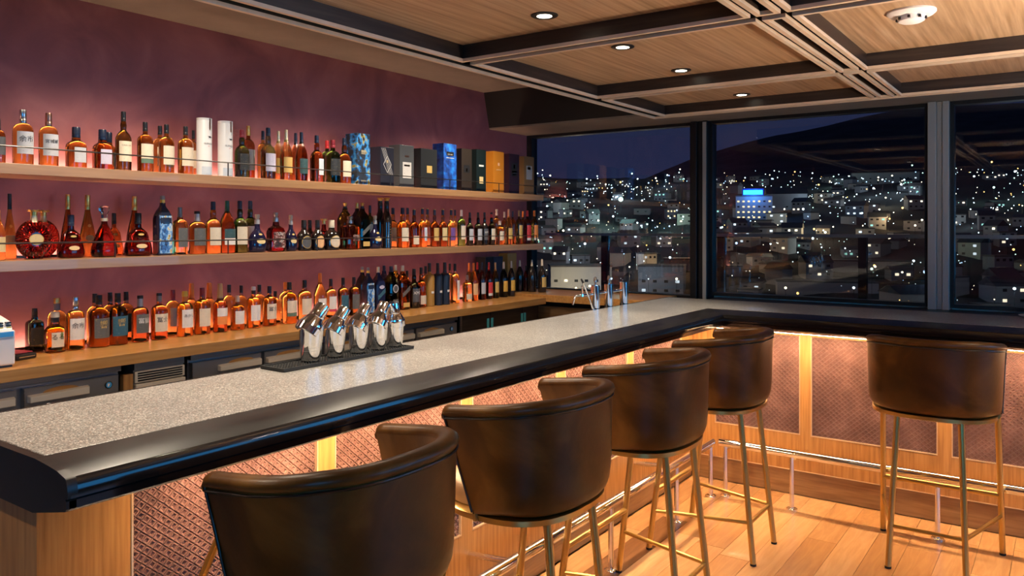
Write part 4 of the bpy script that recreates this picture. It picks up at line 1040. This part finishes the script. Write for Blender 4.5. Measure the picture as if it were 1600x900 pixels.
for i, (y, sc, lean, lab) in enumerate(((1.850,1.10,.05,'chrome cocktail shaker, largest and leftmost of the five on the mat'),(1.962,.98,.03,'chrome cocktail shaker, second from left on the mat'),(2.075,.98,.02,'chrome cocktail shaker, middle of the five on the mat'),(2.178,.98,.0,'chrome cocktail shaker, fourth from left on the mat'),(2.272,.92,-.03,'chrome cocktail shaker leaning the other way, rightmost on the mat'))):
    o = shk if i == 0 else copy_tree(shk)
    o.location = (-2.183, y, ZB+.011); o.scale = (sc,sc,sc); o.rotation_euler = (0,0,.12*(i-2))
    if i == 4:
        for ch in o.children:
            if ch.name.startswith('strainer'): ch.rotation_euler = (.18,0,0)
    tag(o, lab, 'shaker', 'cocktail shakers on the mat')
# draught taps on the working side
tp = tag(empty('beverage_taps', (-2.30,0,ZB)), 'three chrome tap columns linked by a bar at the far end', 'taps')
for y in (4.087,4.253,4.453):
    MB().tube([(0,y,-.10),(0,y,.135)], .027, 20).build('column', M['chrome'], tp, smooth=40)
MB().tube([(-.005,3.95,.085),(-.005,4.453,.085)], .008, 10).build('manifold_bar', M['chrome'], tp, smooth=40)
for y in (4.087,4.253):
    MB().lathe([(.006,.135),(.006,.155),(.011,.160),(.009,.180),(.004,.186)], 10, 0, y, 0).build('knob', M['chrome'], tp, smooth=40)
MB().tube([(-.01,3.95,.085),(-.045,3.93,.08),(-.055,3.92,.03)], .009, 10, r2=.007).build('spout', M['chrome'], tp, smooth=40)
MB().tube([(-.01,3.96,.085),(-.012,3.95,.14)], .006, 8).build('lever', M['chrome'], tp, smooth=40)
sp = tag(empty('bar_spoon_rest', (-2.245,3.97,ZB)), 'thin chrome rod leaning beside the first tap column', 'rod')
MB().tube([(0,0,.0),(-.02,-.085,.165)], .005, 8).build('rod', M['chrome'], sp, smooth=40)
MB().tube([(-.02,-.085,.165),(-.024,-.10,.185)], .007, 8, r2=.005).build('grip', M['black_plastic'], sp, smooth=40)
MB().lathe([(.016,-.003),(.016,.004),(.010,.007)], 14).build('foot', M['chrome'], sp, smooth=40)

# white plunger-capped bottle and red tongs on the work surface behind the bar
ws = tag(empty('work_shelf', (0,0,0)), 'steel work shelf behind the bar top below counter height', 'shelf')
MB().box(-2.62,-2.275,.80,4.75,.86,.875).build('shelf_plate', M['steel'], ws)
MB().box(-2.62,-2.60,.80,4.75,.10,.86).build('shelf_apron', M['dark_steel'], ws)
pmp = tag(empty('pump_dispenser', (-2.40,1.075,.875)), 'white plastic pump dispenser standing behind the bar top', 'dispenser')
MB().lathe([(.016,0),(.017,.002),(.012,.012),(.0075,.022),(.0075,.100),(.010,.112)], 18).build('stem', M['white_plastic'], pmp, smooth=40)
MB().lathe([(.010,.112),(.024,.122),(.025,.150),(.020,.155),(.008,.156),(.008,.164),(.004,.168)], 18).build('pump_head', M['white_plastic'], pmp, smooth=40)
tg = tag(empty('red_tongs', (-2.33,1.67,.875)), 'red plastic tongs lying behind the bar top', 'tongs')
M['red_plastic'] = mat('red_plastic', (.75,.08,.035), .35)
MB().box(-.006,.006,-.10,.09,.155,.172).build('arm', M['red_plastic'], tg, bevel=.004)
MB().box(-.008,.008,-.11,-.085,0,.158).build('foot', M['red_plastic'], tg, bevel=.003)
dsh = tag(empty('white_dish', (-2.42,3.72,.875)), 'white dish on the work shelf near the cyan taped cabinet', 'dish')
MB().lathe([(.02,0),(.05,.004),(.085,.022),(.083,.026),(.045,.009),(.01,.007)], 28).build('bowl', M['white_plastic'], dsh, smooth=50)

# till machine and card reader at the left end of the back counter
pos = tag(empty('till_machine', (-3.25,1.235,ZCN)), 'white till machine with keypad at the left end of the counter', 'till')
MB().box(-.13,.10,-.16,.062,.008,.135).build('body', M['white_plastic'], pos, bevel=.006)
MB().box(-.12,.09,-.15,.055,0,.008).build('base', M['black_plastic'], pos)
kp = MB(); kp.add([(-.13,-.16,.135),(.085,-.16,.135),(.085,.06,.135),(-.13,.06,.135),(-.13,-.16,.205),(.06,-.16,.165),(.06,.06,.165),(-.13,.06,.205)], [(0,3,2,1),(4,5,6,7),(0,1,5,4),(1,2,6,5),(2,3,7,6),(3,0,4,7)])
kp.build('keypad_housing', M['white_plastic'], pos, bevel=.004)
M['key_yellow'] = mat('yellow_key', (.65,.55,.12), .4)
for i in range(3):
    for j in range(6):
        MB().box(.062,.080,.040-j*.026,.056-j*.026,.141+i*.009-.002,.147+i*.009-.002).build('key', M['black_plastic'] if i else M['key_yellow'], pos)
MB().box(.099,.102,.01,.055,.112,.130).build('display', M['badge_blue'], pos)
MB().box(.100,.103,-.02,.0,.07,.09).build('slot', M['black_plastic'], pos)
cr_ = tag(empty('card_reader', (-3.34,1.375,ZCN), .25), 'small black card reader with reddish top beside the till', 'card reader')
MB().box(-.055,.06,-.040,.045,.001,.022).build('body', M['black_plastic'], cr_, bevel=.006)
MB().box(-.05,.045,-.034,.039,.022,.028).build('top_cover', CAPM['maroon'], cr_, bevel=.003)
MB().box(.06,.061,-.03,.035,.010,.013).build('side_line', M['chrome'], cr_)
cup = tag(empty('white_cup', (-.165,5.0,ZB)), 'white porcelain cup and saucer at the window end of the bar', 'cup')
MB().lathe([(.03,0),(.055,.004),(.07,.012),(.068,.014),(.03,.007)], 24).build('saucer', M['white_plastic'], cup, smooth=50)
MB().lathe([(.02,.008),(.026,.012),(.036,.045),(.038,.055),(.036,.055),(.030,.03),(.01,.014)], 24).build('cup_body', M['white_plastic'], cup, smooth=50)

# ------------------------------------------------------------------ ceiling lamps and smoke detector
def downlight(x, y, lab, power, z=ZR+.066, spot=1.9, tilt=0):
    t = tag(empty('downlight', (x, y, z)), lab, 'downlight', 'recessed ceiling downlights')
    MB().lathe([(.026,-.004),(.040,-.0055),(.046,-.003),(.046,.0)], 24, cap0=False, cap1=False).build('trim_ring', M['frame_black'], t, smooth=40)
    MB().lathe([(.0285,-.0030),(.027,-.0038),(.01,-.0045)], 24, cap0=False).build('lens', M['lamp_disc'], t, smooth=40)
    ld = bpy.data.lights.new('downlight_lamp', 'SPOT'); ld.energy = power; ld.color = WARMW; ld.spot_size = spot; ld.spot_blend = .75; ld.shadow_soft_size = .03
    lo = bpy.data.objects.new('downlight_lamp', ld); COL.objects.link(lo); lo.parent = t; lo.location = (0,0,-.02); lo.rotation_euler = (0, tilt, 0)
    return t
for y, w in ((2.232,'in the first large coffer'),(2.800,'left one in the middle coffer'),(3.372,'right one in the middle coffer'),(4.18,'in the coffer nearest the window')):
    downlight(-1.452, y, 'round recessed downlight ' + w, L_SPOT, spot=1.25, tilt=.40)
for k, y in enumerate((1.66,1.09)): downlight(-1.452, y, 'round recessed downlight over the near bar end, %s from the window, out of frame' % sufx(k+5), L_SPOT, spot=1.25, tilt=.40)
for x in (.25,1.7):  # unseen downlights added so that floor bounce brightens the ceiling
    for k, y in enumerate((.3,1.5,3.0,3.9)): downlight(x, y, 'added downlight over the lounge, %s column, %s from the wall behind the camera' % ('first' if x < 1 else 'second', sufx(k+1)), L_ROOM, spot=1.3)
# downlights in the strip of ceiling above the service aisle
for k, y in enumerate((-.6,.6,1.8,3.0,4.1)): downlight(-2.88, y, 'recessed downlight above the service aisle, %s from the near end' % sufx(k+1), L_AISLE, ZC-.001, spot=2.35)
sd = tag(empty('smoke_detector', (-.435,2.90,ZR+.066)), 'white round smoke detector on the ceiling', 'smoke detector')
MB().lathe([(.075,0),(.075,-.006),(.066,-.014),(.046,-.017)], 32).build('base_plate', M['white_plastic'], sd, smooth=40)
MB().lathe([(.044,-.017),(.042,-.024),(.040,-.032),(.030,-.037),(.01,-.039)], 28).build('sensor_head', M['white_plastic'], sd, smooth=40)
vn = MB()
for k in range(8):
    a = 2*PI*k/8; vn.box(-.004+.0425*math.cos(a), .004+.0425*math.cos(a), -.007+.0425*math.sin(a), .007+.0425*math.sin(a), -.029,-.021)
vn.build('vent_slot', M['black_plastic'], sd)
# floor lamp added out of frame to throw light on the coffered ceiling
tor = tag(empty('added_floor_lamp', (.42,2.75,0)), 'brass floor lamp added out of frame to brighten the ceiling', 'added floor lamp')
MB().lathe([(.14,0),(.14,.012),(.03,.02)], 24).build('base', M['brass'], tor, smooth=40)
MB().tube([(0,0,.015),(0,0,1.42)], .011, 12).build('pole', M['brass'], tor, smooth=40)
MB().lathe([(.02,1.42),(.07,1.45),(.12,1.52),(.117,1.52),(.065,1.455),(.02,1.43)], 28).build('shade', M['brass'], tor, smooth=40)
ld = bpy.data.lights.new('added_floor_lamp_bulb', 'POINT'); ld.energy = L_UPFILL; ld.color = (1.0,.84,.66); ld.shadow_soft_size = .05
lo = bpy.data.objects.new('added_floor_lamp_bulb', ld); COL.objects.link(lo); lo.parent = tor; lo.location = (0,0,1.50)
# blue glow panels added out of frame: their reflections run along the bar edge, stool rims and mullion
M['blue_glow'] = emit('added_blue_glow', (.05,.42,1.0), L_BLUE)
M['blue_glow_far'] = emit('added_blue_glow_bright', (.02,.42,1.0), L_BLUE*1.3)
def blue_glow_panel(loc, rz, hw, z0, z1, lab, m='blue_glow'):
    t = tag(empty('added_glow_panel', loc, rz), lab, 'glow panel', 'blue glow panels added out of frame')
    MB().box(-hw-.04,-hw,-.05,-.001,0,z1+.04).box(hw,hw+.04,-.05,-.001,0,z1+.04).box(-hw,hw,-.05,-.001,z1,z1+.04).box(-hw,hw,-.05,-.001,0,z0).build('frame', M['frame_black'], t)
    MB().box(-hw,hw,-.03,-.02,z0,z1).build('glow_face', M[m], t)
blue_glow_panel((2.45, 5.02, 0), 0, 1.0, 1.12, 2.12, 'added blue glow panel on the window wall, out of frame')
blue_glow_panel((XE-.002, 3.75, 0), -PI/2, 1.15, .85, 2.12, 'added blue glow panel on the far side wall')
blue_glow_panel((2.0, YS+.002, 0), PI, 1.3, 1.0, 2.12, 'added blue glow panel on the wall behind the camera', 'blue_glow_far')

# ------------------------------------------------------------------ the city on the hillside
def az_of(px): return math.atan(875/1231.0) - math.atan((px-800)/1231.0)     # heading left of +y
ridge_px = [(700,330),(835,322),(900,318),(950,306),(1000,286),(1040,268),(1085,250),(1150,232),(1210,214),(1262,203),(1330,190),(1450,172),(1600,165),(2000,170)]
ridge = sorted((az_of(p), (355-y)/math.hypot(1231,(p-800))) for p, y in ridge_px)
def ridge_el(a):
    if a <= ridge[0][0]: return ridge[0][1]
    for (a0,e0),(a1,e1) in zip(ridge, ridge[1:]):
        if a <= a1: return e0+(e1-e0)*(a-a0)/(a1-a0)
    return ridge[-1][1]
def ground(a, r):
    bump = 2.2*math.sin(a*23+r*.017) + 1.6*math.sin(a*41-r*.031)
    near = -24 + (max(0, r-235))*.135
    if r < 760: return near + bump*min(1, r/400)
    e = 1500*ridge_el(a)
    k = min(1, (r-760)/740); k = k*k*(3-2*k)
    return (near if r < 780 else -24+545*.135)*(1-k) + e*k + bump
M['hill'] = noise_mat('dark_hill_forest', [(.3,(.010,.012,.014)),(.7,(.035,.038,.040))], nscale=.03, detail=8, rough=1)
hill = MB(); rows = []
A = [-.55 + 1.6*i/110 for i in range(111)]
for r in [60,120,180,230,280,330,380,430,480,540,600,660,720,780,860,950,1050,1160,1280,1400,1500,1620]:
    rows.append([(-r*math.sin(a), r*math.cos(a), ground(a, r)) for a in A])
hill.loft(rows, closed=False, cap0=False, cap1=False)
hl = struct(hill.build('hill_terrain', M['hill'], smooth=80))
WALLS = [mat('house_wall_%d' % i, c, .9) for i, c in enumerate([(.42,.42,.42),(.30,.31,.34),(.50,.47,.42),(.22,.23,.26)])]
ROOFS = [mat('house_roof_%d' % i, c, .8) for i, c in enumerate([(.06,.07,.08),(.10,.09,.09),(.045,.06,.075)])]
GLOW = [emit('lit_window_%d' % i, c, s) for i, (c, s) in enumerate([((1,.72,.36),1.6),((.75,.90,1.0),1.5),((1,.86,.62),2.0),((.45,1.0,.85),1.0),((1,.45,.15),1.2)])]
DARKW = mat('dark_window', (.02,.025,.03), .2)
LAMPE = [emit('street_lamp_%d' % i, c, s) for i, (c, s) in enumerate([((.72,.92,1.0),7),((1,.88,.60),7),((.55,1.0,.80),6),((1,.55,.14),6),((.35,.60,1.0),6)])]
def gable(w, d, h, rh):
    mb = MB(); o = .4
    mb.add([(-w-o,-d-o,h),(w+o,-d-o,h),(w+o,d+o,h),(-w-o,d+o,h),(-w-o,0,h+rh),(w+o,0,h+rh)], [(0,1,5,4),(2,3,4,5),(0,4,3),(1,2,5),(0,3,2,1)])
    return mb
def flat_roof(w, d, h):
    return MB().box(-w-.2,w+.2,-d-.2,d+.2,h,h+.5)
def house(a, r, w, d, h, kind, wall, roof, nwin, glow, rot, lab, grp, rows_=1, lit=.75):
    g = ground(a, r)
    t = tag(empty('house', (-r*math.sin(a), r*math.cos(a), g-.3), a+rot), lab, 'house', grp)
    MB().box(-w,w,-d,d,-4,h).build('wall', WALLS[wall], t)
    (gable(w,d,h,h*.45) if kind == 'gable' else flat_roof(w,d,h)).build('roof', ROOFS[roof], t)
    if nwin:
        ww = min(.95, w*1.5/nwin/2); ww *= .62; me = MB().box(-ww,ww,-.05,.05,-.42,.42)
        ml = me.mesh('window', GLOW[glow]); md = me.mesh('window', DARKW)
        for q in range(rows_):
            for i in range(nwin):
                x_ = -w + (2*i+1)*w/nwin
                inst('window', ml if random.random() < lit else md, t, (x_, -d-.02, 1.6+q*2.9))
    return t
random.seed(21)
LOOK = ['pale','blue-grey','cream','dark grey']
spots = []; far = []          # far: (object, px, distance, look words) for the labels
def free(a, r, rad):
    x, y = -r*math.sin(a), r*math.cos(a)
    for (x2,y2,r2) in spots:
        if math.hypot(x-x2,y-y2) < rad+r2: return False
    spots.append((x,y,rad)); return True
big = [(1178,455,9.5,6,13,'flat',1,0,7,0,0,'hotel block with rows of lit windows under a bright blue sign',4,.7),
       (1228,485,11,6,9,'gable',1,2,3,1,.1,'long blue-grey annex right of the blue-signed hotel',1,.5),
       (1382,690,24,6,9,'flat',0,1,9,1,.1,'long white school building high on the hillside',2,.3),
       (905,266,10,7,9,'flat',2,1,6,0,.1,'cream flat-roofed building lit yellow in the left window',2,.3),
       (1035,258,7,6,9,'flat',3,1,4,1,-.1,'dark teal block low in the left window',2,.3),
       (1428,250,7,6,5,'gable',0,2,2,1,.5,'pale gabled house lowest at the right of the middle window',1,.5),
       (1290,272,15,4,3.2,'flat',0,0,0,1,.12,'long low pale shed along the valley road, front one',1,0),
       (1362,322,15,4,3.2,'flat',0,0,0,1,.12,'long low pale shed along the valley road, rear one',1,0)]
for (px,r,w,d,h,k,wl,rf,nw,gl,rot,lab,rw,lit) in big:
    free(az_of(px), r, max(w,d)+2)
    o = house(az_of(px), r, w, d, h, k, wl, rf, nw, gl, rot, lab, 'large buildings in the city', rw, lit)
    if px == 1178: ht_ = o
ht_.name = 'hotel_building'
MB().box(-5.5,4.5,-6.6,-6.1,14.0,16.4).build('roof_sign', emit('blue_sign', (.02,.42,1.0), 5.0), ht_)
MB().box(-6.2,5.2,-6.1,-5.9,13.4,17.2).build('sign_board', mat('blue_sign_board', (.01,.03,.25), .5), ht_)
ldp = bpy.data.lights.new('sign_glow', 'POINT'); ldp.energy = 6000; ldp.color = (.05,.3,1); ldp.shadow_soft_size = 1
lo = bpy.data.objects.new('sign_glow', ldp); COL.objects.link(lo); lo.parent = ht_; lo.location = (0,-11,15)
a_lo, a_hi = az_of(1640), az_of(825)
for band, (r0, r1, cnt) in enumerate(((245,300,20),(300,370,28),(370,450,34),(450,560,36),(560,740,36))):
    c_ = 0; tries = 0
    while c_ < cnt and tries < 600:
        tries += 1
        a = random.uniform(a_lo, a_hi); r = random.uniform(r0, r1)
        w = random.uniform(2.6,5.2); d = random.uniform(2.6,4); h = random.choice([3.0,3.4,5.2,5.6])
        if not free(a, r, math.hypot(w,d)+.8): continue
        kind = random.choice(['gable','gable','flat']); wl = random.choice([0,1,1,2,3])
        nw = random.choice([0,2,2,3,3])
        o = house(a, r, w, d, h, kind, wl, random.randrange(3), nw, random.choice([0,1,1,2,2,3]), random.uniform(-.7,.7), '', 'houses on the night hillside', 2 if h > 5 else 1, .5)
        far.append((o, a, r, LOOK[wl] + (' gabled house' if kind == 'gable' else ' flat-roofed house')))
        c_ += 1
# street lamps, some with a real pool of light
bulb = {}
for i in range(5):
    bulb[i] = MB().lathe([(.05,-.45),(.40,-.25),(.46,0),(.40,.25),(.05,.45)], 8).mesh('lamp_globe', LAMPE[i])
pole = MB().lathe([(.08,-.3),(.06,5.6)], 6).mesh('pole', DARKW)
LASTLAMP = [None]
def street_lamp(a, r, c, sc, power, lab, h=6):
    g = ground(a, r)
    t = tag(empty('street_lamp', (-r*math.sin(a), r*math.cos(a), g)), lab, 'street lamp', 'street lamps of the night city')
    LASTLAMP[0] = t
    inst('pole', pole, t, scale=(1,1,h/6)); inst('lamp_globe', bulb[c], t, (0,0,h), scale=(sc,sc,sc))
    if power:
        p = bpy.data.lights.new('street_glow', 'POINT'); p.energy = power; p.shadow_soft_size = .5
        p.color = [(.72,.90,1),(1,.82,.52),(.6,1,.82),(1,.6,.25),(.4,.6,1)][c]
        o = bpy.data.objects.new('street_glow', p); COL.objects.link(o); o.parent = t; o.location = (0,-2.0,h+1)
LN = ['white','warm yellow','pale green','orange','blue']
c_n = 0; i = 0
while c_n < 180 and i < 600:
    i += 1
    r = 235 + 520*random.random()**1.4; a = random.uniform(a_lo, a_hi)
    if not free(a, r, .9): continue
    c_ = random.choices(range(5),[44,28,12,8,8])[0]
    street_lamp(a, r, c_, random.uniform(.45,1.15)*(r/420)**.5, (random.choice([1000,1800,2800]) if i % 3 == 0 else 0), '', random.choice([5,6,8,10]))
    far.append((LASTLAMP[0], a, r, LN[c_] + ' street lamp'))
    c_n += 1
street_lamp(az_of(970), 420, 2, 2.6, 15000, 'brightest floodlight mast in the left window', 16)
street_lamp(az_of(900), 247, 1, .5, 4500, 'yellow lamp added to light the cream building in the left window', 5)  # lamp added to brighten the cream building
street_lamp(az_of(1100), 300, 3, 1.4, 9000, 'orange lamp beside the first window mullion', 7)

# the countless specks of light between the houses
for c_ in range(5):
    mb = MB(); num = [340,220,80,80,80][c_]
    for i in range(num):
        r = 240 + 520*random.random()**1.2; a = random.uniform(a_lo, a_hi); z = ground(a, r) + random.uniform(.8,5); q = random.uniform(.10,.26)*(r/400)
        x_, y_ = -r*math.sin(a), r*math.cos(a)
        if any(math.hypot(x_-p, y_-p2) < p3 for p, p2, p3 in spots): continue
        mb.add([(x_+q,y_,z),(x_-q,y_,z),(x_,y_+q,z),(x_,y_-q,z),(x_,y_,z+q),(x_,y_,z-q)], [(0,2,4),(2,1,4),(1,3,4),(3,0,4),(2,0,5),(1,2,5),(3,1,5),(0,3,5)])
    tag(mb.build('city_lights', LAMPE[c_]), 'countless tiny %s lights scattered over the night city' % LN[c_], 'city lights', kind='stuff')
# every far house and lamp gets a label by its window pane, slope and order from the left
def pane_of(a): return 'left window' if a > az_of(1098) else ('middle window' if a > az_of(1468) else 'right window')
def slope_of(r): return 'valley floor' if r < 300 else ('lower slope' if r < 370 else ('middle slope' if r < 450 else ('upper slope' if r < 560 else 'top slope')))
cnt_ = {}
for o, a, r, look in sorted(far, key=lambda q: -q[1]):
    k = (pane_of(a), slope_of(r), look); cnt_[k] = cnt_.get(k, 0) + 1
    o['label'] = '%s, %s of its kind from left, %s, %s' % (look, sufx(cnt_[k]), slope_of(r), pane_of(a))
